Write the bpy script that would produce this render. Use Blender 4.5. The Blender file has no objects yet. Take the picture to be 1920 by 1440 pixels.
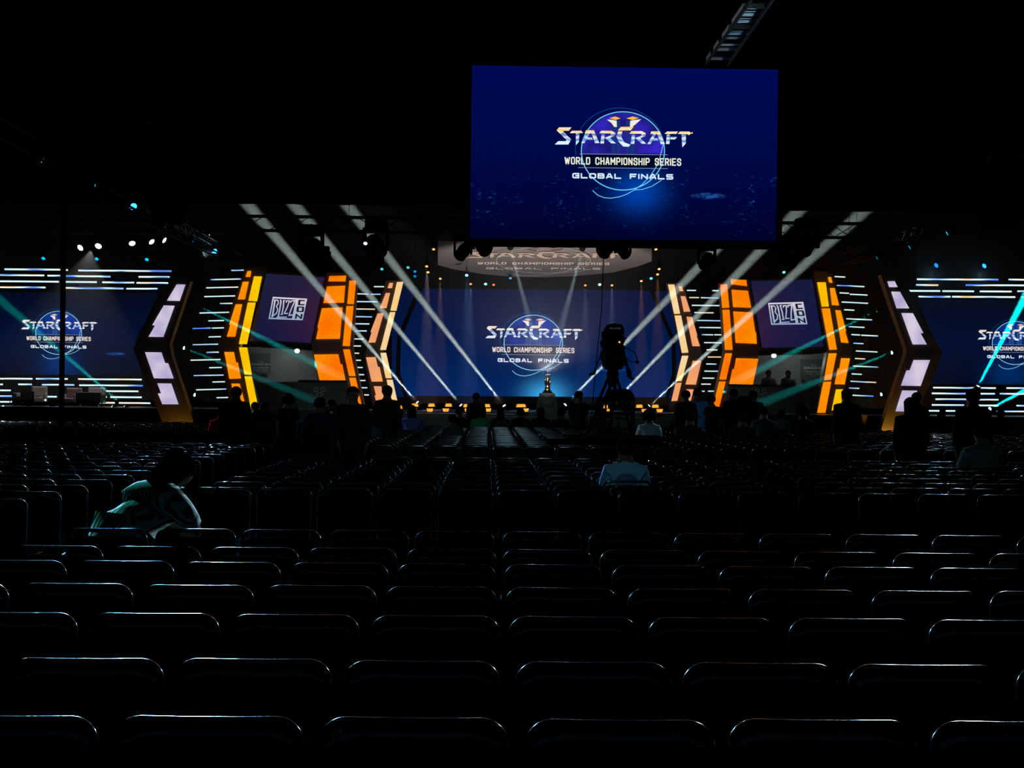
import bpy, bmesh, math, random
from mathutils import Vector, Matrix
random.seed(7)
SC = bpy.context.scene
COL = SC.collection
R = math.radians
PI = math.pi

# ------------------------------------------------------------ camera
F = 2700.0
YAW, PITCH, ROLL = R(0.951), R(0.435), R(0.60)
CAM = Vector((0, 0, 1.70))
_f = Vector((math.sin(YAW)*math.cos(PITCH), math.cos(YAW)*math.cos(PITCH), math.sin(PITCH)))
_r0 = Vector((math.cos(YAW), -math.sin(YAW), 0))
_u0 = _r0.cross(_f)
_r = _r0*math.cos(ROLL) + _u0*math.sin(ROLL)
_u = _u0*math.cos(ROLL) - _r0*math.sin(ROLL)
cd = bpy.data.cameras.new('camera')
cam = bpy.data.objects.new('camera', cd)
COL.objects.link(cam)
cd.sensor_width = 36.0
cd.lens = 36.0*F/1920.0
cd.clip_start = 0.05
cd.clip_end = 200
m = Matrix((( _r.x, _u.x, -_f.x, CAM.x), (_r.y, _u.y, -_f.y, CAM.y), (_r.z, _u.z, -_f.z, CAM.z), (0, 0, 0, 1)))
cam.matrix_world = m
SC.camera = cam

def P(px, py, Y):
    """the place at depth Y seen at picture point px, py"""
    d = _f + _r*((px-960)/F) - _u*((py-720)/F)
    return CAM + d*(Y/d.y)

def proj(p):
    v = Vector(p)-CAM
    z = v.dot(_f)
    return 960+F*v.dot(_r)/z, 720-F*v.dot(_u)/z

# ------------------------------------------------------------ world, exposure
w = bpy.data.worlds.new('world')
SC.world = w
w.use_nodes = True
w.node_tree.nodes['Background'].inputs[0].default_value = (0.02, 0.06, 0.08, 1)
w.node_tree.nodes['Background'].inputs[1].default_value = 0.0
SC.view_settings.view_transform = 'Standard'
SC.view_settings.look = 'None'
SC.view_settings.exposure = 0.0
SC.view_settings.gamma = 1.0
SC.view_settings.use_curve_mapping = False
SC.cycles.max_bounces = 4
SC.cycles.diffuse_bounces = 2
SC.cycles.glossy_bounces = 3
SC.cycles.volume_bounces = 0
SC.cycles.transparent_max_bounces = 8
SC.cycles.sample_clamp_indirect = 2.0
SC.cycles.use_light_tree = True
SC.cycles.use_adaptive_sampling = False

# ------------------------------------------------------------ materials
MATS = {}
def pbr(name, col, rough=0.6, metal=0.0, bump=None, sheen=0.0):
    if name in MATS: return MATS[name]
    mt = bpy.data.materials.new(name); mt.use_nodes = True
    nt = mt.node_tree; b = nt.nodes['Principled BSDF']
    b.inputs['Base Color'].default_value = (*col, 1)
    b.inputs['Roughness'].default_value = rough
    b.inputs['Metallic'].default_value = metal
    b.inputs['Specular IOR Level'].default_value = 0.01 if rough >= .85 else (.12 if rough >= .75 else .4)
    if rough >= .85: b.inputs['IOR'].default_value = 1.0
    tc = nt.nodes.new('ShaderNodeTexCoord')
    n = nt.nodes.new('ShaderNodeTexNoise'); n.inputs['Scale'].default_value = bump[0] if bump else 40
    nt.links.new(tc.outputs['Object'], n.inputs['Vector'])
    mx = nt.nodes.new('ShaderNodeMix'); mx.data_type = 'RGBA'; mx.blend_type = 'MULTIPLY'
    mx.inputs[0].default_value = 0.35
    mx.inputs[6].default_value = (*col, 1)
    nt.links.new(n.outputs['Fac'], mx.inputs[7])
    nt.links.new(mx.outputs[2], b.inputs['Base Color'])
    if bump:
        bp = nt.nodes.new('ShaderNodeBump'); bp.inputs['Strength'].default_value = bump[1]
        nt.links.new(n.outputs['Fac'], bp.inputs['Height'])
        nt.links.new(bp.outputs['Normal'], b.inputs['Normal'])
    MATS[name] = mt
    return mt

def emit(name, col, strength=1.0, var=0.0, scale=3.0, col2=None, sample=False, axis=None):
    """a lit surface; var/col2 gives the uneven glow of a real light box"""
    if name in MATS: return MATS[name]
    mt = bpy.data.materials.new(name); mt.use_nodes = True
    nt = mt.node_tree; nt.nodes.clear()
    out = nt.nodes.new('ShaderNodeOutputMaterial'); e = nt.nodes.new('ShaderNodeEmission')
    e.inputs[0].default_value = (*col, 1); e.inputs[1].default_value = strength
    nt.links.new(e.outputs[0], out.inputs[0])
    if col2:
        tc = nt.nodes.new('ShaderNodeTexCoord')
        n = nt.nodes.new('ShaderNodeTexNoise'); n.inputs['Scale'].default_value = scale
        n.inputs['Detail'].default_value = 1.0
        nt.links.new(tc.outputs['Object'], n.inputs['Vector'])
        cr = nt.nodes.new('ShaderNodeValToRGB')
        cr.color_ramp.elements[0].position = 0.35; cr.color_ramp.elements[0].color = (*col, 1)
        cr.color_ramp.elements[1].position = 0.68; cr.color_ramp.elements[1].color = (*col2, 1)
        nt.links.new(n.outputs['Fac'], cr.inputs[0]); nt.links.new(cr.outputs[0], e.inputs[0])
    mt.cycles.emission_sampling = 'FRONT_BACK' if sample else 'NONE'
    MATS[name] = mt
    return mt

def tube_mat(name, strength):
    """pixel tape: white with runs of blue and amber along its length"""
    mt = bpy.data.materials.new(name); mt.use_nodes = True
    nt = mt.node_tree; nt.nodes.clear()
    out = nt.nodes.new('ShaderNodeOutputMaterial'); e = nt.nodes.new('ShaderNodeEmission')
    tc = nt.nodes.new('ShaderNodeTexCoord'); mp = nt.nodes.new('ShaderNodeMapping')
    mp.inputs['Scale'].default_value = (0.55, 0.0, 9.0)
    n = nt.nodes.new('ShaderNodeTexNoise'); n.inputs['Scale'].default_value = 1.7; n.inputs['Detail'].default_value = 0.5
    cr = nt.nodes.new('ShaderNodeValToRGB')
    el = cr.color_ramp.elements
    el[0].position = 0.30; el[0].color = (0.9, 0.5, 0.18, 1)
    el[1].position = 0.38; el[1].color = (0.75, 0.95, 0.9, 1)
    x = el.new(0.55); x.color = (0.55, 0.85, 0.95, 1)
    x = el.new(0.63); x.color = (0.08, 0.2, 0.9, 1)
    nt.links.new(tc.outputs['Object'], mp.inputs[0]); nt.links.new(mp.outputs[0], n.inputs['Vector'])
    nt.links.new(n.outputs['Fac'], cr.inputs[0]); nt.links.new(cr.outputs[0], e.inputs[0])
    e.inputs[1].default_value = strength
    nt.links.new(e.outputs[0], out.inputs[0])
    mt.cycles.emission_sampling = 'NONE'
    return mt

def screen_mat(name, top, mid, low, city, glow, k=1.0, city_amt=1.0):
    """the picture on a video wall: night sky over a blue city, with a flare of light"""
    mt = bpy.data.materials.new(name); mt.use_nodes = True
    nt = mt.node_tree; nt.nodes.clear(); N = nt.nodes.new; L = nt.links.new
    out = N('ShaderNodeOutputMaterial'); e = N('ShaderNodeEmission')
    tc = N('ShaderNodeTexCoord'); sp = N('ShaderNodeSeparateXYZ')
    L(tc.outputs['Generated'], sp.inputs[0])
    cr = N('ShaderNodeValToRGB'); el = cr.color_ramp.elements
    el[0].position = 0; el[0].color = (*low, 1); el[1].position = 1; el[1].color = (*top, 1)
    x = el.new(0.5); x.color = (*mid, 1)
    L(sp.outputs['Z'], cr.inputs[0])
    def math_(op, a, b=None):
        q = N('ShaderNodeMath'); q.operation = op
        for i, v in enumerate((a, b)):
            if v is None: continue
            if isinstance(v, (int, float)): q.inputs[i].default_value = v
            else: L(v, q.inputs[i])
        return q.outputs[0]
    mp = N('ShaderNodeMapping'); mp.inputs['Scale'].default_value = (1.0, 0.0, 2.2)
    L(tc.outputs['Object'], mp.inputs[0])
    n1 = N('ShaderNodeTexNoise'); n1.inputs['Scale'].default_value = 6.5; n1.inputs['Detail'].default_value = 9
    n1.inputs['Roughness'].default_value = 0.75
    n2 = N('ShaderNodeTexNoise'); n2.inputs['Scale'].default_value = 1.3; n2.inputs['Detail'].default_value = 3
    L(mp.outputs[0], n1.inputs['Vector']); L(mp.outputs[0], n2.inputs['Vector'])
    spots = math_('MULTIPLY', math_('MAXIMUM', math_('SUBTRACT', n1.outputs['Fac'], 0.57), 0.0), 7.0)
    area = math_('MULTIPLY', math_('MAXIMUM', math_('SUBTRACT', n2.outputs['Fac'], 0.47), 0.0), 11.0)
    z = sp.outputs['Z']; X = sp.outputs['X']
    band = math_('MAXIMUM', math_('SUBTRACT', 1.0, math_('MULTIPLY', math_('ABSOLUTE', math_('SUBTRACT', z, 0.24)), 4.2)), 0.0)
    citym = math_('MULTIPLY', math_('MULTIPLY', spots, area), math_('MULTIPLY', band, city_amt))
    # the lit town at the right
    tx = math_('MULTIPLY', math_('SUBTRACT', X, 0.775), 16.0); tz = math_('MULTIPLY', math_('SUBTRACT', z, 0.262), 48.0)
    town = math_('MAXIMUM', math_('SUBTRACT', 1.0, math_('ADD', math_('MULTIPLY', tx, tx), math_('MULTIPLY', tz, tz))), 0.0)
    town = math_('MULTIPLY', town, math_('MAXIMUM', math_('MULTIPLY', math_('SUBTRACT', n1.outputs['Fac'], .44), 7.0), 0.05))
    gx = math_('MULTIPLY', math_('SUBTRACT', X, glow[0]), glow[2]); gz = math_('MULTIPLY', math_('SUBTRACT', z, glow[1]), glow[3])
    g = math_('POWER', 2.718, math_('MULTIPLY', math_('ADD', math_('MULTIPLY', gx, gx), math_('MULTIPLY', gz, gz)), -1.0))
    def add(a, fac, col):
        q = N('ShaderNodeMix'); q.data_type = 'RGBA'; q.blend_type = 'ADD'; q.clamp_result = False
        L(fac, q.inputs[0]); L(a, q.inputs[6]); q.inputs[7].default_value = (*col, 1)
        return q.outputs[2]
    c = add(cr.outputs[0], math_('MINIMUM', citym, 1.0), city)
    if city_amt > 0: c = add(c, math_('MINIMUM', town, 1.0), (0.02, 0.11, 0.42))
    c = add(c, g, glow[4])
    L(c, e.inputs[0]); e.inputs[1].default_value = k
    L(e.outputs[0], out.inputs[0])
    mt.cycles.emission_sampling = 'FRONT_BACK'
    MATS[name] = mt
    return mt

def silver_mat(name, ramp, k=1.0):
    mt = bpy.data.materials.new(name); mt.use_nodes = True
    nt = mt.node_tree; nt.nodes.clear(); N = nt.nodes.new
    out = N('ShaderNodeOutputMaterial'); e = N('ShaderNodeEmission')
    tc = N('ShaderNodeTexCoord'); sp = N('ShaderNodeSeparateXYZ'); cr = N('ShaderNodeValToRGB')
    n = N('ShaderNodeTexNoise'); n.inputs['Scale'].default_value = 5.0
    nt.links.new(tc.outputs['Generated'], sp.inputs[0])
    mp = N('ShaderNodeMapping'); mp.inputs['Scale'].default_value = (6, 0, 1)
    nt.links.new(tc.outputs['Generated'], mp.inputs[0]); nt.links.new(mp.outputs[0], n.inputs['Vector'])
    a = N('ShaderNodeMath'); a.operation = 'MULTIPLY_ADD'; a.inputs[1].default_value = 0.30; a.inputs[2].default_value = -0.15
    nt.links.new(n.outputs['Fac'], a.inputs[0])
    s = N('ShaderNodeMath'); s.operation = 'ADD'
    nt.links.new(sp.outputs['Z'], s.inputs[0]); nt.links.new(a.outputs[0], s.inputs[1])
    el = cr.color_ramp.elements
    el[0].position = ramp[0][0]; el[0].color = (*ramp[0][1], 1)
    el[1].position = ramp[-1][0]; el[1].color = (*ramp[-1][1], 1)
    for p, c in ramp[1:-1]:
        x = el.new(p); x.color = (*c, 1)
    nt.links.new(s.outputs[0], cr.inputs[0]); nt.links.new(cr.outputs[0], e.inputs[0])
    e.inputs[1].default_value = k
    nt.links.new(e.outputs[0], out.inputs[0])
    mt.cycles.emission_sampling = 'NONE'
    return mt

M_BLACK = pbr('black_paint', (0.007, 0.0075, 0.008), 0.86)
M_MATTE = pbr('black_drape', (0.006, 0.007, 0.008), 0.95, bump=(6, 0.4))
M_FIN = pbr('dark_fin_laminate', (0.12, 0.07, 0.055), 0.55)
M_FINW = pbr('charcoal_fin_laminate', (0.03, 0.028, 0.032), 0.5)
M_ALU = pbr('truss_metal', (0.05, 0.055, 0.06), 0.86, 0.0)
M_CHROME = pbr('polished_chair_tube', (0.12, 0.135, 0.14), 0.13, 1.0)
M_FABRIC = pbr('dark_chair_fabric', (0.004, 0.007, 0.0075), 0.9, bump=(300, 0.3))
M_GREY = pbr('grey_booth_panel', (0.16, 0.16, 0.165), 0.7)
M_CARPET = pbr('hall_carpet', (0.007, 0.010, 0.011), 0.95, bump=(60, 0.5))
M_DECK = pbr('stage_deck', (0.03, 0.03, 0.035), 0.35)
M_SKIN = pbr('skin', (0.12, 0.075, 0.055), 0.85)
M_HAIR = pbr('dark_hair', (0.008, 0.007, 0.006), 0.9, bump=(80, 0.5))
M_EYE = pbr('eye_white', (0.10, 0.10, 0.10), 0.86)

# ------------------------------------------------------------ mesh helpers
class MB:
    def __init__(s): s.v = []; s.f = []; s.mi = []; s.cur = 0
    def add(s, vs, fs):
        o = len(s.v); s.v += [tuple(v) for v in vs]
        for f in fs: s.f.append([o+i for i in f]); s.mi.append(s.cur)
    def box(s, c, d, rot=None, taper=1.0):
        x, y, z = d[0]/2, d[1]/2, d[2]/2
        vs = [Vector((a*x*(taper if k > 0 else 1), b*y*(taper if k > 0 else 1), k*z)) for k in (-1, 1) for a, b in ((-1, -1), (1, -1), (1, 1), (-1, 1))]
        if rot is not None: vs = [rot @ v for v in vs]
        vs = [v+Vector(c) for v in vs]
        s.add(vs, [(3, 2, 1, 0), (4, 5, 6, 7), (0, 1, 5, 4), (1, 2, 6, 5), (2, 3, 7, 6), (3, 0, 4, 7)])
    def tube(s, pts, r, n=8, closed=False, caps=True):
        pts = [Vector(p) for p in pts]; N = len(pts)
        rs = r if isinstance(r, (list, tuple)) else [r]*N
        rings = []; prev = None
        for i, p in enumerate(pts):
            a = pts[(i-1) % N] if (closed or i > 0) else p
            b = pts[(i+1) % N] if (closed or i < N-1) else p
            t = (b-a).normalized()
            if prev is None:
                ref = Vector((0, 0, 1)) if abs(t.z) < .9 else Vector((1, 0, 0))
                nx = t.cross(ref).normalized()
            else:
                nx = (prev - t*prev.dot(t)).normalized()
            prev = nx; ny = t.cross(nx)
            rings.append([p + (nx*math.cos(2*PI*k/n)+ny*math.sin(2*PI*k/n))*rs[i] for k in range(n)])
        vs = [v for rg in rings for v in rg]; fs = []
        for i in range(N if closed else N-1):
            j = (i+1) % N
            for k in range(n):
                fs.append((i*n+k, i*n+(k+1) % n, j*n+(k+1) % n, j*n+k))
        if caps and not closed:
            fs.append(tuple(range(n-1, -1, -1))); fs.append(tuple((N-1)*n+k for k in range(n)))
        s.add(vs, fs)
    def lathe(s, prof, c=(0, 0, 0), n=20, axis=None):
        q = Vector((0, 0, 1)).rotation_difference(Vector(axis)) if axis is not None else None
        vs = []
        for r, z in prof:
            for k in range(n):
                v = Vector((r*math.cos(2*PI*k/n), r*math.sin(2*PI*k/n), z))
                if q: v = q @ v
                vs.append(v+Vector(c))
        fs = []
        for i in range(len(prof)-1):
            for k in range(n):
                fs.append((i*n+k, i*n+(k+1) % n, (i+1)*n+(k+1) % n, (i+1)*n+k))
        fs.append(tuple(range(n-1, -1, -1))); fs.append(tuple((len(prof)-1)*n+k for k in range(n)))
        s.add(vs, fs)
    def ball(s, c, r, n=10, m=7):
        rx, ry, rz = r if isinstance(r, (tuple, list)) else (r, r, r)
        vs = [Vector(c)+Vector((0, 0, -rz))]
        for i in range(1, m):
            a = -PI/2+PI*i/m
            for k in range(n):
                vs.append(Vector(c)+Vector((rx*math.cos(a)*math.cos(2*PI*k/n), ry*math.cos(a)*math.sin(2*PI*k/n), rz*math.sin(a))))
        vs.append(Vector(c)+Vector((0, 0, rz))); fs = []
        for k in range(n):
            fs.append((0, 1+(k+1) % n, 1+k))
            for i in range(m-2):
                a = 1+i*n
                fs.append((a+k, a+(k+1) % n, a+n+(k+1) % n, a+n+k))
            fs.append((len(vs)-1, 1+(m-2)*n+k, 1+(m-2)*n+(k+1) % n))
        s.add(vs, fs)
    def slab(s, front, back):
        """closed slab between two matching outlines"""
        n = len(front)
        fs = [tuple(range(n)), tuple(range(2*n-1, n-1, -1))]
        for i in range(n):
            j = (i+1) % n
            fs.append((i, n+i, n+j, j))
        s.add(list(front)+list(back), fs)
    def flat(s, pts): s.add(pts, [tuple(range(len(pts)))])
    def build(s, name, mats, parent=None, smooth=False, world=True, bevel=0):
        me = bpy.data.meshes.new(name)
        off = Vector((0, 0, 0))
        if parent is not None and world:
            q = parent
            while q is not None:
                off += q.location; q = q.parent
        me.from_pydata([Vector(v)-off for v in s.v], [], s.f)
        if not isinstance(mats, (list, tuple)): mats = [mats]
        for a in mats: me.materials.append(a)
        me.polygons.foreach_set('material_index', s.mi)
        bm = bmesh.new(); bm.from_mesh(me); bmesh.ops.recalc_face_normals(bm, faces=bm.faces)
        if bevel: bmesh.ops.bevel(bm, geom=list(bm.edges), offset=bevel, segments=2, affect='EDGES', profile=0.5, clamp_overlap=True)
        bm.to_mesh(me); bm.free()
        if smooth: me.polygons.foreach_set('use_smooth', [True]*len(me.polygons))
        me.update()
        o = bpy.data.objects.new(name, me); COL.objects.link(o)
        if parent is not None: o.parent = parent
        return o

def tag(o, label=None, cat=None, group=None, kind=None):
    if label: o['label'] = label
    if cat: o['category'] = cat
    if group: o['group'] = group
    if kind: o['kind'] = kind
    return o
def empty(name, loc, label, cat, group=None):
    o = bpy.data.objects.new(name, None); COL.objects.link(o); o.location = loc
    o.empty_display_size = 0.2
    return tag(o, label, cat, group)
def copy_tree(o, parent=None):
    c = o.copy(); COL.objects.link(c); c.parent = parent
    for ch in o.children: copy_tree(ch, c)
    return c
def slab_px(mb, pts, Y, thick, zmin=None):
    fr = [P(x, y, Y) for x, y in pts]
    if zmin is not None: fr = [Vector((v.x, v.y, max(v.z, zmin))) for v in fr]
    mb.slab(fr, [v+Vector((0, thick, 0)) for v in fr])
def cr(off, pts, k=4.0): return [(off[0]+x/k, off[1]+y/k) for x, y in pts]
ORD = ['first', 'second', 'third', 'fourth', 'fifth', 'sixth', 'seventh', 'eighth', 'ninth', 'tenth', 'eleventh', 'twelfth', 'thirteenth', 'fourteenth', 'fifteenth', 'sixteenth', 'seventeenth', 'eighteenth', 'nineteenth', 'twentieth', 'twenty-first', 'twenty-second', 'twenty-third', 'twenty-fourth', 'twenty-fifth', 'twenty-sixth', 'twenty-seventh', 'twenty-eighth', 'twenty-ninth', 'thirtieth', 'thirty-first', 'thirty-second', 'thirty-third', 'thirty-fourth']

# ------------------------------------------------------------ lights
def spot(name, src, dst, col, watts, deg, parent=None, blend=0.4, rad=0.03):
    l = bpy.data.lights.new(name, 'SPOT'); l.color = col; l.energy = watts
    l.spot_size = R(deg); l.spot_blend = blend; l.shadow_soft_size = rad
    o = bpy.data.objects.new(name, l); COL.objects.link(o)
    q = (Vector(dst)-Vector(src)).to_track_quat('-Z', 'Y')
    o.rotation_mode = 'QUATERNION'; o.rotation_quaternion = q
    off = Vector((0, 0, 0))
    if parent is not None:
        off = parent.location; o.parent = parent
    o.location = Vector(src)-off
    return o
def point(name, loc, col, watts, rad=0.06, parent=None):
    l = bpy.data.lights.new(name, 'POINT'); l.color = col; l.energy = watts; l.shadow_soft_size = rad
    o = bpy.data.objects.new(name, l); COL.objects.link(o)
    if parent is not None: o.parent = parent; o.location = Vector(loc)-parent.location
    else: o.location = loc
    return o

# ------------------------------------------------------------ hall
def struct(mb, name, mat):
    return tag(mb.build(name, mat), kind='structure')
mb = MB(); mb.box((0, 25, -0.1), (64, 66, 0.2)); struct(mb, 'floor', M_CARPET)
mb = MB(); mb.box((0, 25, 10.9), (64, 66, 0.2)); struct(mb, 'ceiling', M_MATTE)
mb = MB(); mb.box((-31.9, 25, 5.4), (0.2, 66, 10.8)); struct(mb, 'wall_left', M_MATTE)
mb = MB(); mb.box((31.9, 25, 5.4), (0.2, 66, 10.8)); struct(mb, 'wall_right', M_MATTE)
mb = MB(); mb.box((0, 57.9, 5.4), (63.6, 0.2, 10.8)); struct(mb, 'wall_back', M_MATTE)
mb = MB(); mb.box((0, -7.9, 5.4), (63.6, 0.2, 10.8)); struct(mb, 'wall_front', M_MATTE)

# black border drape above the stage, hung in soft folds
za = P(960, 388, 37.5).z
mb = MB(); n = 240; fr = []; bk = []
for i in range(n+1):
    x = -21+42*i/n; y = 37.5+0.06*math.sin(i*1.3)
    fr.append((x, y))
for i in range(n):
    (xa, ya), (xb, yb) = fr[i], fr[i+1]
    mb.add([(xa, ya, za), (xb, yb, za), (xb, yb, 10.7), (xa, ya, 10.7), (xa, ya+.04, za), (xb, yb+.04, za), (xb, yb+.04, 10.7), (xa, ya+.04, 10.7)],
           [(0, 1, 2, 3), (7, 6, 5, 4), (0, 4, 5, 1), (3, 2, 6, 7)])
tag(mb.build('border_drape', M_MATTE), 'long black border drape hanging from the ceiling in front of the stage', 'drape')

# ------------------------------------------------------------ stroke lettering
def G(*pl): return pl
c_ = .22
_O = [(c_, 0), (1-c_, 0), (1, .13), (1, .87), (1-c_, 1), (c_, 1), (0, .87), (0, .13), (c_, 0)]
GL = {
 'A': ([(0, 0), (.38, 1), (.62, 1), (1, 0)], [(.14, .3), (.86, .3)]),
 'B': ([(0, 0), (.85, 0), (1, .12), (1, .4), (.85, .52), (0, .52)], [(.85, .52), (.97, .62), (.97, .88), (.82, 1), (0, 1), (0, 0)]),
 'C': ([(1, .3), (1, .13), (1-c_, 0), (c_, 0), (0, .13), (0, .87), (c_, 1), (1-c_, 1), (1, .87), (1, .7)],),
 'D': ([(0, 0), (1-c_, 0), (1, .13), (1, .87), (1-c_, 1), (0, 1), (0, 0)],),
 'E': ([(1, 0), (0, 0), (0, 1), (1, 1)], [(0, .5), (.85, .5)]),
 'F': ([(0, 0), (0, 1), (1, 1)], [(0, .48), (.85, .48)]),
 'G': ([(1, .8), (1, 1), (c_, 1), (0, .87), (0, .13), (c_, 0), (1, 0), (1, .5), (.5, .5)],),
 'H': ([(0, 0), (0, 1)], [(1, 0), (1, 1)], [(0, .5), (1, .5)]),
 'I': ([(0, 0), (0, 1)],),
 'L': ([(0, 1), (0, 0), (1, 0)],),
 'M': ([(0, 0), (0, 1), (.5, .35), (1, 1), (1, 0)],),
 'N': ([(0, 0), (0, 1), (1, 0), (1, 1)],),
 'O': (_O,),
 'P': ([(0, 0), (0, 1), (1-c_, 1), (1, .87), (1, .55), (1-c_, .42), (0, .42)],),
 'R': ([(0, 0), (0, 1), (1-c_, 1), (1, .87), (1, .6), (1-c_, .47), (0, .47)], [(.55, .47), (1, 0)]),
 'S': ([(1, .72), (1, .87), (1-c_, 1), (c_, 1), (0, .87), (0, .65), (1, .38), (1, .13), (1-c_, 0), (c_, 0), (0, .13), (0, .28)],),
 's': ([(1, 1), (.1, 1), (0, .88), (0, .62), (.1, .5), (.9, .5), (1, .38), (1, .12), (.9, 0), (0, 0)],),
 'T': ([(0, 1), (1, 1)], [(.5, 0), (.5, 1)]),
 'W': ([(0, 1), (.25, 0), (.5, .85), (.75, 0), (1, 1)],),
 'X': ([(0, 0), (1, 1)], [(0, 1), (1, 0)]),
}
WID = {'I': 0.0, 'M': 1.25, 'W': 1.45, ' ': 0.75}
def ribbon(mb, pl, t, fn):
    """fn maps flat u, v to a place; v grows downwards"""
    for (a, b) in zip(pl[:-1], pl[1:]):
        ax, ay = a; bx, by = b
        L = math.hypot(bx-ax, by-ay) or 1e-6
        dx, dy = (bx-ax)/L*t/2, (by-ay)/L*t/2
        ext = .7
        q = [(ax-dx*ext-dy, ay-dy*ext+dx), (bx+dx*ext-dy, by+dy*ext+dx), (bx+dx*ext+dy, by+dy*ext-dx), (ax-dx*ext+dy, ay-dy*ext-dx)]
        mb.flat([fn(u, v) for u, v in q])
def text(mb, s, u0, u1, v0, v1, t, fn, gap=0.42, slope=0.0):
    """capitals between u0..u1; v0 top, v1 bottom; t stroke width"""
    ws = [WID.get(c, 1.0) for c in s]
    cw_total = sum(ws); n = len(s)
    # letter width cw and gaps g + stroke t
    W = u1-u0-t
    g = t*(1+gap)
    cw = (W - g*(n-1))/cw_total
    u = u0+t/2
    for c, wd in zip(s, ws):
        if c != ' ':
            for pl in GL[c]:
                pts = [(u+x*wd*cw, (v1-t/2)-(y*(v1-v0-t))) for x, y in pl]
                pts = [(a, b+slope*(a-u0)) for a, b in pts]
                ribbon(mb, pts, t, fn)
        u += wd*cw+g

STAR = [
 [(125,335),(285,335),(250,380),(170,380),(280,490),(245,555),(70,555),(115,512),(210,512),(222,498),(92,372)],
 [(262,410),(290,378),(412,378),(432,408)], [(340,412),(385,412),(380,520),(342,562)],
 [(410,537),(492,395),(525,402),(450,537)], [(470,372),(572,372),(642,537),(588,537),(540,410),(455,410)], [(492,465),(545,465),(558,495),(475,495)],
 [(640,412),(668,378),(800,378),(850,408),(842,444),(778,470),(855,540),(798,540),(712,468),(788,440),(795,412)], [(672,424),(712,424),(702,542),(655,542)],
 [(880,375),(920,328),(1085,328),(1045,374)], [(885,385),(938,385),(928,465),(965,528),(1042,558),(1020,584),(950,580),(890,520),(862,450)],
 [(1030,416),(1058,382),(1190,382),(1240,412),(1232,448),(1168,474),(1245,545),(1188,545),(1102,472),(1178,444),(1185,416)], [(1062,428),(1102,428),(1092,546),(1045,546)],
 [(1260,549),(1342,407),(1375,414),(1300,549)], [(1310,386),(1420,386),(1485,550),(1432,550),(1388,422),(1300,422)], [(1340,477),(1392,477),(1405,507),(1325,507)],
 [(1480,417),(1515,388),(1655,388),(1630,420)], [(1510,427),(1552,427),(1545,548),(1498,548)], [(1556,457),(1645,457),(1615,490),(1556,490)],
 [(1650,420),(1680,388),(1800,388),(1826,412),(1790,436),(1775,422)], [(1700,430),(1757,430),(1755,540),(1710,592)],
 [(1836,394),(1848,406),(1836,418),(1824,406)],
]
def ell(cx, cy, rx, ry, a0, a1, n=64): return [(cx+rx*math.cos(R(a0+(a1-a0)*i/n)), cy-ry*math.sin(R(a0+(a1-a0)*i/n))) for i in range(n+1)]
def event_logo(parent, fn, pal, detail=True):
    """the tournament emblem; fn(u, v, lift) gives the place of an emblem point"""
    l1 = lambda u, v: fn(u, v, 1); l2 = lambda u, v: fn(u, v, 2); l3 = lambda u, v: fn(u, v, 3); l4 = lambda u, v: fn(u, v, 4)
    mb = MB()
    if detail:
        mb.cur = 0
        pts = [(u, v) for u, v in ell(946, 638, 520, 490, 0, 360, 72)[:-1] if v <= 680]
        top = sorted([p for p in pts], key=lambda p: math.atan2(638-p[1], p[0]-946))
        pts = ell(946, 638, 520, 490, -4, 184, 48)
        mb.flat([l1(*p) for p in pts])
        mb.cur = 1
        mb.flat([l2(*p) for p in [(430,690),(1460,698),(1440,850),(450,842)]])
        mb.cur = 2
        for a, b in ((800, 850), (862, 915), (985, 1035), (1045, 1100)):
            mb.flat([l2(a, 250), l2(b, 250), l2(b, 684), l2(a, 684)])
        mb.build('emblem_globe', [pal['globe'], pal['dark'], pal['shaft']], parent)
    mb = MB(); mb.cur = 0
    ribbon(mb, ell(946, 638, 534, 503, 0, 360, 100), 12, l3)
    ribbon(mb, [(560,1150),(620,1205),(700,1238),(790,1246),(900,1228),(1000,1192),(1090,1140),(1190,1070),(1290,970),(1370,850),(1420,730),(1462,560)], 9, l3)
    ribbon(mb, [(1090,1140),(1200,1132),(1320,1092),(1440,1015)], 8, l3)
    mb.cur = 1
    ribbon(mb, ell(907, 600, 572, 515, -5, 190, 60), 9, l2)
    mb.cur = 2
    ribbon(mb, [(390, 676), (1520, 688)], 6, l3); ribbon(mb, [(370, 852), (1520, 866)], 6, l3)
    mb.build('emblem_ring', [pal['ring'], pal['ring2'], pal['line']], parent)
    mb = MB()
    for g in STAR: mb.flat([l4(*p) for p in g])
    mb.build('emblem_title', [pal['silver']], parent)
    mb = MB()
    mb.flat([l3(*p) for p in [(740,235),(800,238),(865,250),(868,330),(835,330),(800,280)]])
    mb.flat([l3(*p) for p in [(1180,230),(1100,240),(1040,250),(1036,330),(1065,330),(1120,285)]])
    mb.cur = 1
    mb.flat([l4(*p) for p in [(770,215),(850,195),(915,220),(850,240)]])
    mb.flat([l4(*p) for p in [(990,220),(1070,195),(1150,215),(1070,240)]])
    mb.build('emblem_numeral', [pal['line'] if not detail else pal['text'], pal['gold']], parent)
    mb = MB()
    text(mb, 'WORLD CHAMPIONSHIP SERIES', 195, 1695, 714, 810, 15, l4, gap=.75, slope=.0135)
    mb.build('emblem_subtitle', [pal['text']], parent)
    mb = MB()
    text(mb, 'GLOBAL FINALs', 295, 1592, 920, 990, 18, l4, gap=1.0, slope=.013)
    mb.build('emblem_tagline', [pal['text2']], parent)

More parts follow.
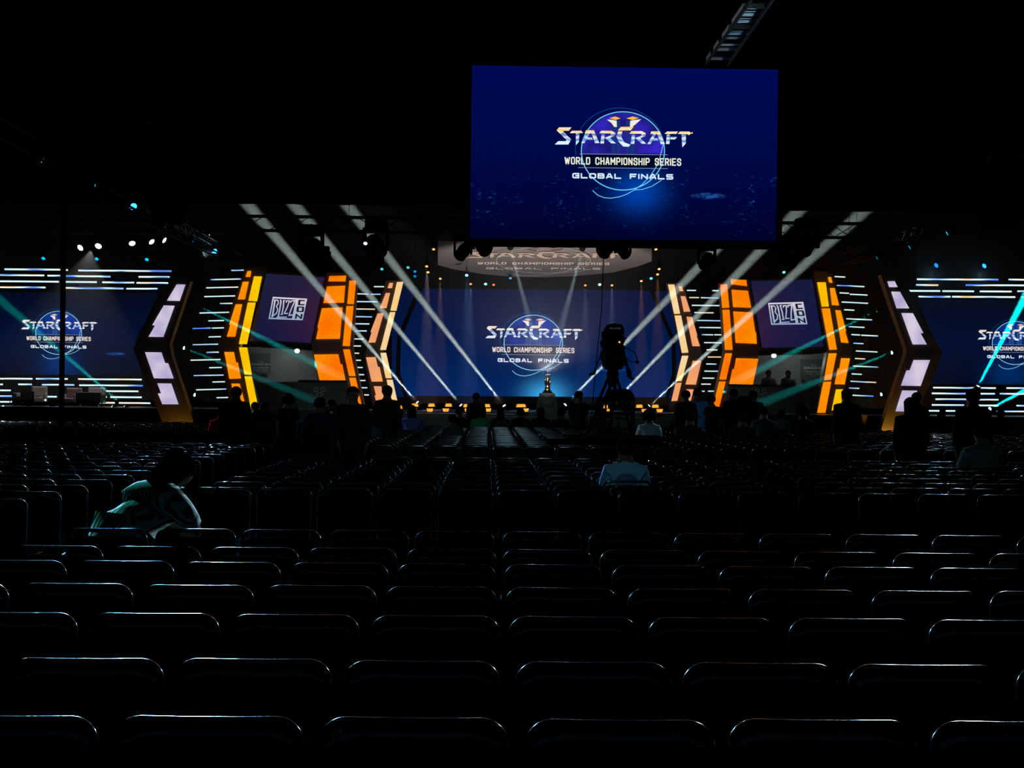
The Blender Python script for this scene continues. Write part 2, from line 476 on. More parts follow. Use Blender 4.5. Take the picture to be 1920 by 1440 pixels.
def flat_map(cx, cy, k, Y):
    def fn(u, v, lift): return P(cx+(u-946)/6.857*k, cy+(v-638)/6.857*k, Y-0.012*lift)
    return fn
GOLD = [(0.0, (.75, .9, 1)), (.2, (.75, .9, 1)), (.32, (.06, .25, .62)), (.44, (.8, .9, 1)), (.58, (.05, .16, .42)), (.68, (1, .93, .8)), (.78, (1.0, .55, .06)), (.86, (.9, .8, .6)), (1.0, (1.0, .60, .05))]
WHIT = [(0.0, (.8, .88, 1)), (.2, (.8, .88, 1)), (.34, (.12, .26, .6)), (.46, (.85, .9, 1)), (.58, (.12, .2, .45)), (.70, (1, .95, .92)), (.82, (.95, .72, .55)), (1.0, (.95, .85, .8))]
PAL_A = dict(globe=emit('globe_a', (.01, .01, .16), 1, col2=(.035, .02, .55), scale=2.2), dark=emit('band_a', (.0, .003, .02)), shaft=emit('shaft_a', (.01, .03, .2)),
             ring=emit('ring_a', (.16, .62, 1.0)), ring2=emit('ring2_a', (.0, .05, .22)), line=emit('line_a', (.25, .3, .5)),
             silver=silver_mat('silver_a', GOLD), gold=emit('gold_a', (1, .5, .05)), text=emit('text_a', (.9, .85, .68)), text2=emit('text2_a', (.7, .85, 1)))
PAL_B = dict(globe=emit('globe_b', (.0, .015, .14), 1, col2=(.0, .04, .42), scale=1.6), dark=emit('band_b', (.0, .006, .04)), shaft=emit('shaft_b', (.02, .07, .25)),
             ring=emit('ring_b', (.3, .72, 1.0)), ring2=emit('ring2_b', (.0, .07, .3)), line=emit('line_b', (.3, .35, .45)),
             silver=silver_mat('silver_b', WHIT), gold=emit('gold_b', (.8, .5, .3)), text=emit('text_b', (.95, .8, .75)), text2=emit('text2_b', (.8, .85, 1)))
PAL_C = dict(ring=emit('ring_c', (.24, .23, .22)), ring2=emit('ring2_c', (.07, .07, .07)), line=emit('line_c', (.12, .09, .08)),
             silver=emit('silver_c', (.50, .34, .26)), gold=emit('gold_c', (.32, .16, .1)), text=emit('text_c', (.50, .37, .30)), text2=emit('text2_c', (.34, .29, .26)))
PAL_D = dict(ring=pbr('poster_ring', (.3, .3, .3)), ring2=pbr('poster_ring2', (.1, .12, .12)), line=pbr('poster_line', (.3, .3, .3)),
             silver=pbr('poster_silver', (.6, .6, .58)), gold=pbr('poster_gold', (.6, .6, .55)), text=pbr('poster_text', (.6, .6, .58)), text2=pbr('poster_text2', (.6, .6, .58)))

# ------------------------------------------------------------ hanging video screen
YS = 30.0
hs = empty('hanging_screen', P(1168, 290, YS), 'large flown video screen with a golden tournament title over a blue city', 'video screen')
M_SCR1 = screen_mat('screen_picture_hanging', (.0, .003, .085), (.0, .0025, .062), (.0, .001, .022), (.02, .12, .55),
                    (.545, .28, 13, 9, (.0, .05, .35)))
mb = MB(); mb.flat([P(x, y, YS) for x, y in [(885, 122), (1460, 130), (1455, 452), (881, 447)]])
im = mb.build('screen_image', M_SCR1, hs)
mb = MB()
o_ = [(874, 108), (1470, 116), (1466, 466), (870, 460)]
i_ = [(885, 122), (1460, 130), (1455, 452), (881, 447)]
for k in range(4):
    j = (k+1) % 4
    fr = [P(*o_[k], YS-.03), P(*o_[j], YS-.03), P(*i_[j], YS-.03), P(*i_[k], YS-.03)]
    mb.slab(fr, [v+Vector((0, .25, 0)) for v in fr])
fr = [P(x, y, YS+.05) for x, y in o_]; mb.slab(fr, [v+Vector((0, .17, 0)) for v in fr])
mb.build('screen_frame', M_BLACK, hs)
event_logo(im, flat_map(1168, 283, 1.0, YS), PAL_A)
mb = MB()
for x in (900, 1060, 1280, 1440):
    a = P(x, 110, YS+.1); mb.tube([a, (a.x, a.y, 10.78)], 0.012, 6)
mb.build('hanging_cable', M_ALU, hs)

# ------------------------------------------------------------ stage deck
ZD = P(1005, 772, 44.5).z
mb = MB(); mb.box((0, 50.6, ZD/2), (42, 12.2, ZD-.02)); mb.build('x', M_DECK)
st = bpy.data.objects['x']; st.name = 'stage_deck'; tag(st, 'wide black raised stage with a low front edge', 'stage')
# step edge strips of the centre thrust
mb = MB(); a = P(745, 774, 43.9); b = P(1275, 779, 43.9)
mb.box(((a.x+b.x)/2, 44.05, a.z-.22), (b.x-a.x, .7, .30))
so = mb.build('stage_step', pbr('step_grey', (.06, .065, .07), .3), None); tag(so, 'low grey step running along the front of the centre stage', 'step')
mb = MB()
a = P(760, 773, 43.69); b = P(965, 776, 43.69); mb.box(((a.x+b.x)/2, 43.69, a.z-.02), (b.x-a.x, .02, .035))
a = P(1050, 776, 43.69); b = P(1132, 778, 43.69); mb.box(((a.x+b.x)/2, 43.69, a.z-.02), (b.x-a.x, .02, .035))
mb.build('edge_trim', pbr('edge_trim_metal', (.4, .45, .45), .3, .3), so)

# ------------------------------------------------------------ centre video wall
YC = 52.0
cs = empty('center_video_wall', P(1005, 640, YC), 'wide blue video wall with angled sides at the centre of the stage', 'video screen')
M_SCR2 = screen_mat('screen_picture_center', (.0, .004, .040), (.0, .009, .068), (.0, .018, .12), (.02, .16, .5),
                    (.535, .0, 14, 7, (.05, .40, .75)), city_amt=.5)
mb = MB(); slab_px(mb, [(793, 541), (1218, 545), (1259, 640), (1260, 700), (1247, 745), (765, 742), (750, 700), (752, 634)], YC, .15)
im = mb.build('screen_image', M_SCR2, cs)
event_logo(im, flat_map(1000, 642.5, .704, YC), PAL_B)
M_SCRD = screen_mat('screen_picture_wing', (.0, .004, .035), (.0, .006, .05), (.0, .009, .07), (.0, .05, .2), (.5, .5, 50, 50, (0, 0, 0)), city_amt=.3)
mb = MB(); slab_px(mb, [(735, 535), (783, 538), (744, 632), (741, 700), (757, 744), (735, 744)], YC+.3, .15)
slab_px(mb, [(1228, 546), (1275, 545), (1275, 748), (1255, 746), (1269, 702), (1268, 640)], YC+.3, .15)
mb.build('side_screen_panel', M_SCRD, cs)
mb = MB(); slab_px(mb, [(740, 745), (1270, 750), (1270, 772), (740, 768)], YC-.1, .4)
tag(mb.build('stage_fascia', M_BLACK), 'black fascia below the centre video wall', 'fascia')

# ------------------------------------------------------------ canopy with the projected title
ca = P(1010, 455, 44.0); cb = P(1010, 520, 50.0)
nrm = (cb-ca).cross(Vector((1, 0, 0))).normalized()
def on_canopy(px, py, lift=0):
    d = _f + _r*((px-960)/F) - _u*((py-720)/F)
    o = ca - nrm*0.0
    sgn = -1 if nrm.z > 0 else 1
    o = ca + nrm*sgn*0.012*lift
    t = (o-CAM).dot(nrm)/d.dot(nrm)
    return CAM+d*t
cp = empty('stage_canopy', P(1019, 490, 47), 'grey canopy soffit above the stage with a projected tournament title', 'canopy')
out = [(821, 452), (821, 497), (850, 505), (905, 514), (960, 519), (1010, 520), (1075, 518), (1150, 511), (1195, 500), (1222, 490), (1222, 456)]
lo = [on_canopy(x, y) for x, y in out]
mb = MB(); mb.slab(lo, [v+Vector((0, 0, .35)) for v in lo])
im = mb.build('soffit', pbr('canopy_grey', (.22, .21, .20), .6), cp)
def cmap(u, v, lift): return on_canopy(1019+(u-946)/6.857*1.134, 487.5+(v-638)/6.857*.335, lift)
event_logo(im, cmap, PAL_C, detail=False)  # projected light is put into the lettering as its own glow

spot('soffit_fill', (cb.x, 41.5, ZD+1.2), on_canopy(1019, 488), (1, .86, .78), 1700, 75, rad=.1)  # unseen spot added to brighten the soffit

# ------------------------------------------------------------ chevron fins
C1, C2, C4, C5 = (0, 440), (320, 480), (1000, 480), (1440, 480)
M_OR = emit('amber_lightbox', (1.0, .25, .0), 1.0, col2=(1.0, .32, .0), scale=1.2, sample=True)
M_OR2 = emit('deep_orange_lightbox', (1.0, .17, .0), 1.0, col2=(1.0, .27, .0), scale=1.0, sample=True)
M_YE = emit('yellow_lightbox', (1.0, .66, .0), 1.0, col2=(1.0, .48, .0), scale=1.3, sample=True)
M_PE = emit('peach_lightbox', (.95, .40, .14), 1.0, col2=(.85, .33, .17), scale=1.5, sample=True)
M_CR = emit('cream_lightbox', (1.0, .62, .20), 1.0, col2=(.95, .72, .45), scale=1.3, sample=True)
M_LI = emit('lilac_lightbox', (.68, .60, .74), 1.0, col2=(.42, .36, .62), scale=1.7, sample=True)
M_RIM = pbr('lightbox_rim', (.02, .015, .012), .5)
def fin(name_label, body, panels, Y, bodymat, group):
    base = ZD+.004 if Y > 45 else .004
    xs = sum(x for x, y in body)/len(body)
    root = empty('stage_fin', (P(xs, 650, Y).x, Y, base), name_label, 'stage fin', group)
    mb = MB(); slab_px(mb, body, Y, .40, base); mb.build('fin_body', bodymat, root)
    for mat, pts in panels:
        mb = MB(); slab_px(mb, pts, Y-.06, .06, base)
        mb.build('light_panel', mat, root)
    return root
def pan(off, mat, *lists): return [(mat, cr(off, l)) for l in lists]
G_ = 'chevron light fins across the stage'
fin('left stage fin with pale lilac light panels beside the side video wall', [(330, 527), (357, 527), (318, 645), (322, 668), (362, 788), (378, 845), (318, 845), (303, 788), (250, 655), (262, 620)],
    pan(C1, M_LI, [(1325,372),(1388,374),(1345,496),(1252,494)], [(1228,530),(1307,533),(1222,767),(1114,765),(1162,682),(1142,678)],
        [(1087,881),(1208,883),(1235,962),(1258,964),(1300,1079),(1155,1077)], [(1180,1115),(1282,1116),(1336,1272),(1217,1272),(1184,1190),(1208,1190)]), 43.95, M_FINW, G_)
fin('left stage fin with yellow light panels on the outer side of the booth', [(459, 504), (497, 500), (494, 520), (450, 649), (487, 774), (432, 774), (409, 646)],
    pan(C2, M_OR, [(575,113),(602,111),(595,157),(561,156)], [(541,193),(584,192),(555,325),(503,325)], [(487,362),(535,361),(482,605),(421,605),(447,515),(438,515)],
        [(402,720),(472,720),(488,798),(503,799),(526,919),(440,922)], [(455,957),(515,957),(560,1120),(500,1120),(480,1040),(468,1040)]) +
    pan(C2, M_YE, [(625,152),(683,154),(646,341),(582,335)], [(578,349),(636,349),(570,661),(511,660)], [(511,684),(573,686),(607,890),(553,888)], [(554,902),(607,903),(655,1140),(600,1160)]), 47, M_FIN, G_)
fin('left stage fin with broad orange light panels on the inner side of the booth', [(612, 511), (652, 511), (653, 522), (670, 522), (661, 652), (684, 772), (655, 772), (650, 717), (597, 717), (584, 652)],
    pan(C2, M_OR2, [(1190,150),(1315,147),(1310,190),(1182,190)], [(1172,228),(1308,222),(1298,349),(1144,353)], [(1134,392),(1289,384),(1268,621),(1090,623),(1108,540),(1100,538)],
        [(1074,739),(1256,736),(1272,810),(1286,812),(1310,932),(1116,932)], [(1340,184),(1390,186),(1373,360),(1324,359)], [(1318,375),(1371,375),(1342,676),(1290,674)],
        [(1293,701),(1343,700),(1386,900),(1337,900)], [(1339,913),(1387,913),(1430,1110),(1380,1110)]), 47, M_FIN, G_)
fin('left stage fin with peach and cream light panels beside the centre video wall', [(724, 526), (758, 526), (718, 658), (749, 772), (700, 772), (684, 668), (690, 642)],
    pan(C2, M_PE, [(1640,202),(1667,202),(1660,240),(1627,240)], [(1613,277),(1645,277),(1618,391),(1568,391)], [(1552,431),(1597,428),(1534,648),(1482,650),(1508,570),(1498,570)],
        [(1465,760),(1536,758),(1553,830),(1566,832),(1590,941),(1507,942)], [(1523,977),(1578,977),(1608,1110),(1548,1130),(1530,1045),(1540,1045)]) +
    pan(C2, M_CR, [(1697,195),(1744,193),(1692,411),(1648,408)], [(1644,421),(1685,421),(1614,705),(1571,704)], [(1573,727),(1615,725),(1658,916),(1613,916)], [(1620,928),(1664,928),(1702,1100),(1655,1110)]), 49, M_FIN, G_)
fin('right stage fin with cream and peach light panels beside the centre video wall', [(1251, 531), (1281, 531), (1314, 650), (1318, 675), (1300, 772), (1254, 770), (1280, 664)],
    pan(C4, M_CR, [(1011,214),(1058,214),(1101,432),(1057,434)], [(1060,446),(1108,445),(1163,724),(1115,727)], [(1116,748),(1163,748),(1113,938),(1069,938)]) +
    pan(C4, M_PE, [(1069,951),(1112,950),(1080,1086),(1036,1088)], [(1092,226),(1114,226),(1126,264),(1100,263)], [(1106,300),(1140,302),(1177,416),(1130,418)], [(1150,455),(1190,457),(1230,596),(1224,598),(1249,676),(1195,676)],
        [(1197,786),(1261,786),(1219,965),(1143,963),(1172,858),(1180,858)], [(1150,1000),(1203,1000),(1180,1090),(1120,1090)]), 49, M_FIN, G_)
fin('right stage fin with broad orange light panels on the inner side of the booth', [(1350, 530), (1367, 530), (1369, 522), (1401, 524), (1424, 650), (1412, 724), (1374, 722), (1362, 776), (1334, 776), (1358, 658)],
    pan(C4, M_OR2, [(1403,213),(1454,211),(1470,387),(1418,390)], [(1420,404),(1471,402),(1495,704),(1439,705)], [(1440,729),(1491,730),(1446,927),(1396,927)], [(1394,941),(1443,941),(1385,1168),(1345,1150)],
        [(1482,174),(1597,180),(1603,225),(1487,212)], [(1488,252),(1610,261),(1634,388),(1500,383)], [(1501,415),(1643,423),(1664,570),(1671,573),(1676,658),(1519,651)],
        [(1523,766),(1689,771),(1647,964),(1472,960),(1494,850),(1508,846)]), 47, M_FIN, G_)
fin('right stage fin with yellow light panels on the outer side of the booth', [(1525, 509), (1548, 508), (1562, 514), (1598, 658), (1575, 778), (1529, 778), (1552, 656)],
    pan(C5, M_YE, [(371,197),(433,197),(457,378),(406,380)], [(513,1000),(565,1000),(550,1078),(556,1080),(530,1158),(480,1158)]) +
    pan(C5, M_OR, [(405,394),(464,392),(517,702),(463,704)], [(457,730),(515,730),(474,930),(423,932)], [(418,944),(475,942),(430,1176),(372,1176)],
        [(452,158),(473,157),(485,200),(460,199)], [(466,240),(500,240),(533,370),(482,368)], [(507,405),(545,408),(586,562),(580,566),(604,652),(551,648)],
        [(551,766),(615,768),(575,963),(502,962),(525,846),(538,842)]), 47, M_FIN, G_)
fin('right stage fin with pale lilac light panels beside the side video wall', [(1652, 515), (1690, 520), (1716, 562), (1766, 660), (1752, 706), (1705, 796), (1690, 850), (1640, 850), (1655, 796), (1698, 668), (1700, 655)],
    pan(C5, M_LI, [(899,190),(950,188),(972,233),(913,232)], [(928,267),(990,268),(1059,392),(968,392)], [(1004,428),(1087,429),(1166,578),(1144,578),(1191,663),(1089,663)],
        [(1096,780),(1216,780),(1145,975),(1001,972),(1042,858),(1066,857)], [(1010,1008),(1120,1010),(1100,1080),(1120,1082),(1085,1168),(960,1165)]), 43.95, M_FINW, G_)

# ------------------------------------------------------------ racks of horizontal light tubes
M_TB = tube_mat('pixel_tube', 1.0)
M_TW = tube_mat('pixel_tube_bright', 1.25)
def rack(label, off, rows, Y, uprights, tilt=0, mat=None, r=.022, cat='light rack'):
    xs = [off[0]+(a+b)/8 for a, b, y in rows]; 
    root = empty('light_rack', (P(sum(xs)/len(xs), 650, Y).x, Y+.2, ZD), label, cat, 'racks of glowing light tubes')
    mb = MB()
    for x0, y0, x1, y1 in uprights:
        a, b = P(x0, y0, Y+.12), P(x1, y1, Y+.12)
        mb.tube([a, b], .035, 6)
    mb.build('rack_frame', M_BLACK, root)
    for a, b, y in rows:
        p, q = P(off[0]+a/4, off[1]+(y-tilt*(b-a)/2)/4, Y), P(off[0]+b/4, off[1]+(y+tilt*(b-a)/2)/4, Y)
        mb = MB(); mb.tube([p, q], r, 6)
        mb.build('light_tube', mat or M_TB, root, smooth=True)
    return root
rack('left rack of short blue and white light tubes between lilac and yellow fins', C2,
     [(456,548,107),(300,527,175),(267,506,236),(252,484,302),(370,464,356),(217,438,425),(283,400,485),(165,300,543),(310,400,540),(285,380,606),(165,356,664),(269,361,722),(150,374,779),(289,384,837),(173,396,895),(314,407,944),(192,417,1001),(345,430,1062)],
     48, [(430, 500, 395, 650), (395, 650, 425, 778), (390, 520, 375, 775)], tilt=-.025)
rack('left rack of short light tubes between orange and peach fins', C2,
     [(1525,1600,230),(1392,1485,284),(1500,1575,286),(1392,1552,343),(1390,1532,398),(1376,1510,455),(1370,1490,509),(1366,1470,562),(1358,1446,622),(1357,1427,675),(1358,1414,729),(1370,1427,782),(1385,1440,836),(1395,1451,890),(1405,1461,934),(1417,1475,988),(1452,1487,1042)],
     48.5, [(672, 520, 662, 650), (662, 650, 690, 770)], tilt=.01)
rack('right rack of short light tubes between peach and orange fins', C4,
     [(1152,1220,258),(1343,1393,260),(1170,1242,312),(1257,1397,313),(1189,1402,371),(1208,1352,425),(1228,1410,484),(1246,1415,537),(1263,1348,591),(1357,1418,591),(1281,1424,650),(1300,1380,704),(1308,1420,758),(1297,1373,810),(1283,1396,864),(1270,1356,916),(1260,1330,961),(1260,1285,1014),(1310,1360,1014)],
     48.5, [(1346, 525, 1352, 660), (1352, 660, 1330, 770)], tilt=.01)
rack('right rack of short light tubes outside the yellow fin', C5,
     [(500,578,156),(517,722,225),(537,607,278),(614,745,290),(553,750,350),(572,647,405),(588,780,475),(607,723,533),(626,690,591),(700,825,597),(641,715,655),(660,820,716),(653,728,770),(640,833,830),(628,703,886),(619,810,944),(609,684,991),(632,790,1048)],
     48, [(1570, 505, 1610, 650), (1610, 650, 1600, 778), (1622, 530, 1630, 775)], tilt=.05)
rack('upper light tubes above the left side video wall', C1,
     [(35,450,261),(466,508,265),(588,1285,271),(-300,330,303),(357,450,308),(480,828,312),(1040,1272,317),(-300,440,350),(487,725,355),(768,1005,358),(1025,1260,362),(-300,340,394),(480,925,401),(948,1180,405)],
     47.5, [(20, 500, 20, 545), (150, 500, 150, 545), (300, 500, 300, 545)], tilt=.008, mat=M_TW, r=.030)
rack('lower light tubes below the left side video wall', C1,
     [(-300,33,1079),(38,242,1080),(270,507,1081),(587,1062,1085),(-200,20,1122),(138,238,1123),(316,440,1125),(475,556,1126),(595,1070,1131),(-200,80,1167),(590,608,1170),(760,1037,1174),(-200,88,1211),(325,425,1215),(750,800,1217),(828,1062,1219),(-200,70,1253),(80,88,1253),(748,860,1261),(893,1127,1263)],
     48.6, [(20, 708, 20, 768), (150, 708, 150, 768), (262, 708, 262, 768)], tilt=.008, mat=M_TW, r=.030)
rack('upper light tubes above the right side video wall', C5,
     [(1118,1727,176),(1805,2200,178),(1107,1276,218),(1484,2200,220),(1057,1290,262),(1309,1544,264),(1590,1826,266),(1872,2200,266),(1130,1367,305),(1382,1853,307),(1900,2200,308)],
     47.5, [(1725, 520, 1725, 562), (1850, 520, 1850, 562)], tilt=.006, mat=M_TW, r=.030)
rack('lower light tubes below the right side video wall', C5,
     [(1240,1707,989),(1790,2200,992),(1230,1480,1031),(1500,1700,1033),(1740,2200,1035),(1257,1510,1075),(1585,1727,1077),(1230,1470,1118),(1560,1727,1121),(1865,2200,1123),(1184,1284,1161),(1335,1403,1162),(1428,1450,1163),(1717,1735,1165),(1770,2200,1166)],
     48.6, [(1750, 725, 1750, 778), (1860, 725, 1860, 778)], tilt=.008, mat=M_TW, r=.030)

# ------------------------------------------------------------ side video walls
M_SCR3 = screen_mat('screen_picture_side', (.0, .002, .010), (.0, .004, .030), (.0, .002, .012), (.02, .09, .30),
                    (.47, .12, 10, 6, (.0, .02, .12)), city_amt=.8)
ls = empty('side_video_wall', P(112, 625, 49.2), 'left side video wall showing the tournament title, behind a black pole', 'video screen', 'side video walls')
mb = MB(); slab_px(mb, [(-50, 547), (296, 549), (262, 620), (250, 656), (266, 704), (-50, 702)], 49.2, .15); im = mb.build('screen_image', M_SCR3, ls)
event_logo(im, flat_map(110, 624, .552, 49.2), PAL_B)
rs = empty('side_video_wall', P(1903, 645, 49.2), 'right side video wall with the title cut by the picture edge', 'video screen', 'side video walls')
mb = MB(); slab_px(mb, [(1722, 562), (2080, 564), (2080, 722), (1745, 720), (1766, 664)], 49.2, .15); im = mb.build('screen_image', M_SCR3, rs)
event_logo(im, flat_map(1903.5, 643, .552, 49.2), PAL_B)

# ------------------------------------------------------------ booths with tilted screens
def bz(x, y):
    v = (y-262)/668.0; x0 = 205-157*v
    u = (x-x0)/1013.0
    return u, (y-262-60*u)/650.0
def bz_logo(parent, quad, Y, mats):
    TL, TR, BR, BL = quad
    def mp(u, v, lift=1):
        x = (TL[0]*(1-u)+TR[0]*u)*(1-v)+(BL[0]*(1-u)+BR[0]*u)*v
        y = (TL[1]*(1-u)+TR[1]*u)*(1-v)+(BL[1]*(1-u)+BR[1]*u)*v
        return P(x, y, Y-.012*lift)
    def f1(x, y): return mp(*bz(x, y), 1)
    def f2(x, y): return mp(*bz(x, y), 2)
    mb = MB()
    for q in ([(0,0),(1,0),(1,.07),(0,.07)], [(0,.07),(.035,.07),(.035,1),(0,1)], [(.035,.94),(1,.94),(1,1),(.035,1)], [(.68,.07),(1,.07),(1,.94),(.68,.94)]):
        mb.flat([mp(u, v) for u, v in q])
    for pl, t in (([(265,365),(225,560),(165,845)], 55), ([(240,355),(345,365),(365,440),(300,545)], 38), ([(300,545),(335,640),(290,750),(150,848)], 38),
                  ([(425,360),(440,400),(395,620),(340,850)], 48), ([(300,865),(580,868)], 36), ([(520,375),(500,560),(450,775)], 44), ([(505,368),(560,368)], 26), ([(410,785),(475,785)], 26),
                  ([(585,430),(600,385),(685,385),(620,560),(520,760),(615,760)], 38), ([(715,430),(735,390),(850,375),(740,600),(655,820),(775,800)], 42)):
        ribbon(mb, pl, t*.80, f2)
    mb.cur = 1
    for pl, t in (([(975,392),(962,482)], 66), ([(965,374),(1120,380)], 38), ([(950,500),(1105,504)], 38),
                  ([(925,590),(908,690)], 66), ([(1078,592),(1062,694)], 60), ([(925,572),(1075,576)], 36), ([(905,702),(1062,708)], 36),
                  ([(875,790),(850,905)], 52), ([(1030,798),(1005,912)], 52), ([(880,800),(995,905)], 40)):
        ribbon(mb, pl, t, f2)
    mb.build('screen_logo', mats, parent)
M_BZ = silver_mat('convention_silver', [(0, (.30, .42, .62)), (.5, (.42, .5, .62)), (1, (.75, .66, .75))])
M_BZD = emit('convention_dark', (.012, .008, .012))
M_BS = screen_mat('booth_screen', (.010, .013, .045), (.009, .010, .043), (.007, .008, .048), (0, 0, 0), (.95, .4, 2.2, 1.8, (.025, .002, .0)), city_amt=0)
M_BS2 = screen_mat('booth_screen_right', (.006, .010, .045), (.006, .009, .055), (.005, .008, .05), (0, 0, 0), (.05, .3, 2.2, 1.8, (.02, .003, .0)), city_amt=0)
for side in (0, 1):
    quad = [(499, 513), (608, 520), (582, 643), (473, 636)] if side == 0 else [(1409, 527), (1523, 524), (1544, 650), (1430, 652)]
    lq = [(511.5, 556.5), (576, 560), (567.5, 600.5), (503.5, 598)] if side == 0 else [(1440, 568), (1506, 566), (1514, 608), (1446, 609)]
    side_w = ('left', 'right')[side]
    t = empty('booth_screen', P(quad[0][0]+50, 580, 47.2), 'slanted dark blue screen with a convention logo over the %s booth' % side_w, 'video screen', 'booth screens')
    mb = MB(); slab_px(mb, quad, 47.2, .2); im = mb.build('screen_image', (M_BS, M_BS2)[side], t)
    cxq = sum(p[0] for p in quad)/4; cyq = sum(p[1] for p in quad)/4
    big = [((x-cxq)*1.08+cxq, (y-cyq)*1.06+cyq) for x, y in quad]
    mb = MB(); slab_px(mb, big, 47.3, .3); mb.build('screen_frame', M_FIN, t)
    bz_logo(im, lq, 47.2, [M_BZ, M_BZD])
    # booth
    b = empty('player_booth', (P(540 if side == 0 else 1480, 700, 47.5).x, 48.5, ZD), 'grey player booth with a counter under the %s slanted screen' % side_w, 'booth', 'player booths')
    if side == 0:
        wall = [(455, 650), (592, 655), (600, 772), (485, 772)]; desk = [(556, 716), (652, 717), (660, 771), (556, 771)]; skirt = [(478, 716), (556, 716), (556, 771), (488, 771)]; lp = (557, 658); post = [(470, 662), (507, 663), (507, 700), (482, 703), (470, 690)]
    else:
        wall = [(1415, 660), (1552, 662), (1530, 778), (1400, 776)]; desk = [(1366, 724), (1492, 724), (1492, 778), (1352, 776)]; skirt = [(1492, 724), (1538, 724), (1530, 778), (1492, 778)]; lp = (1451, 667); post = [(1501, 673), (1546, 674), (1540, 700), (1518, 722), (1501, 708)]
    mb = MB(); slab_px(mb, wall, 50.2, .1, ZD+.004); mb.build('back_wall', M_GREY, b)
    mb = MB(); slab_px(mb, desk, 46.5, .12, ZD+.004); mb.build('counter_front', M_GREY, b)
    mb = MB(); slab_px(mb, skirt, 46.6, .12, ZD+.004); mb.build('side_front', pbr('booth_side', (.12, .10, .085), .5), b)
    mb = MB(); a0 = P(*desk[0], 46.5); a1 = P(*desk[1], 46.5); mb.box(((a0.x+a1.x)/2, 46.69, a0.z+.03), (a1.x-a0.x-.1, .42, .06)); mb.build('counter_top', M_BLACK, b)
    mb = MB(); hx = 475 if side == 0 else 1420
    slab_px(mb, [(quad[3][0], quad[3][1]+4), (quad[2][0]+2, quad[2][1]+4), (quad[2][0]+4, quad[2][1]+11), (quad[3][0]-4, quad[3][1]+11)], 47.2, 2.6); mb.build('roof_edge', M_BLACK, b)
    # the emblem on the counter
    ex, ey = (599, 735) if side == 0 else (1426, 738)
    mb = MB(); fe = lambda u, v: P(ex+u, ey+v, 46.485)
    for s in (-1, 1):
        ribbon(mb, [(s*10, -4), (s*8, -8), (s*3.5, -7.5), (s*3, -4)], 2.0, fe)
        ribbon(mb, [(s*1, 2), (s*5, -1), (s*12, -1)], 2.0, fe)
        ribbon(mb, [(s*6, 3), (s*2, 9), (0, 14)], 2.0, fe)
    mb.build('counter_emblem', pbr('counter_emblem_paint', (.85, .82, .8), .6), b)
    mb = MB(); slab_px(mb, post, 49.9, .04); po = mb.build('booth_banner', pbr('banner_dark', (.035, .05, .05), .7), None)
    tag(po, 'dark banner with the tournament title inside the %s booth' % side_w, 'banner', 'booth banners')
    pcx, pcy = (489, 687) if side == 0 else (1526, 694)
    event_logo(po, flat_map(pcx, pcy, .145*1.0 if side == 0 else .15, 49.88), PAL_D, detail=False)
    for ch in po.children: pass
    L = empty('booth_lamp', P(lp[0], lp[1], 47.9), 'round white work light glowing under the %s booth screen' % side_w, 'lamp', 'booth lamps')
    mb = MB(); mb.ball(P(lp[0], lp[1], 47.9), (.09, .05, .075), 12, 8); mb.build('lamp_globe', emit('work_light', (1, 1, .9), 1.6), L)
    mb = MB(); q = P(lp[0], lp[1], 47.9); mb.tube([q+Vector((0, .02, .05)), q+Vector((0, .02, .16))], .02, 8); mb.build('lamp_stem', M_BLACK, L)
    point('booth_light', P(lp[0]+(-25 if side == 0 else 40), 668, 49.0), (.85, 1, .9), 22, .1)

# ------------------------------------------------------------ light fixtures
zt = P(575, 420, 40.6).z
M_LENS = {}
def lens(col, k=3.0):
    key = 'lens_%d_%d_%d_%d' % (col[0]*99, col[1]*99, col[2]*99, k*10)
    return emit(key, col, k)
def par_can(name, loc, aim, col, label, group, r=.09, k=3.0, up=True, cat='stage light', top=10.79):
    loc = Vector(loc); ax = (Vector(aim)-loc).normalized()
    t = empty(name, loc, label, cat, group)
    mb = MB(); mb.lathe([(r*.55, -.26), (r*.9, -.2), (r*1.05, -.1), (r*1.08, 0.0), (r*.98, 0.0), (r*.95, -.03)], loc, 14, ax); hd = mb.build('can_body', M_BLACK, t)
    mb = MB(); mb.lathe([(r*.95, -.028), (r*.6, -.008), (.002, 0.0)], loc, 14, ax); mb.build('lens', lens(col, k), hd)
    mb = MB(); z = 1 if up else -1
    mb.tube([loc+Vector((-r*1.15, .0, 0)), loc+Vector((-r*1.15, .02, .16*z)), loc+Vector((r*1.15, .02, .16*z)), loc+Vector((r*1.15, 0, 0))], .012, 6)
    mb.tube([loc+Vector((0, .02, .16*z)), loc+Vector((0, .02, .30*z))], .02, 6)
    if up: mb.tube([loc+Vector((0, .02, .29)), (loc.x, loc.y+.02, top)], .007, 5)
    mb.build('yoke', M_BLACK, t)
    return t
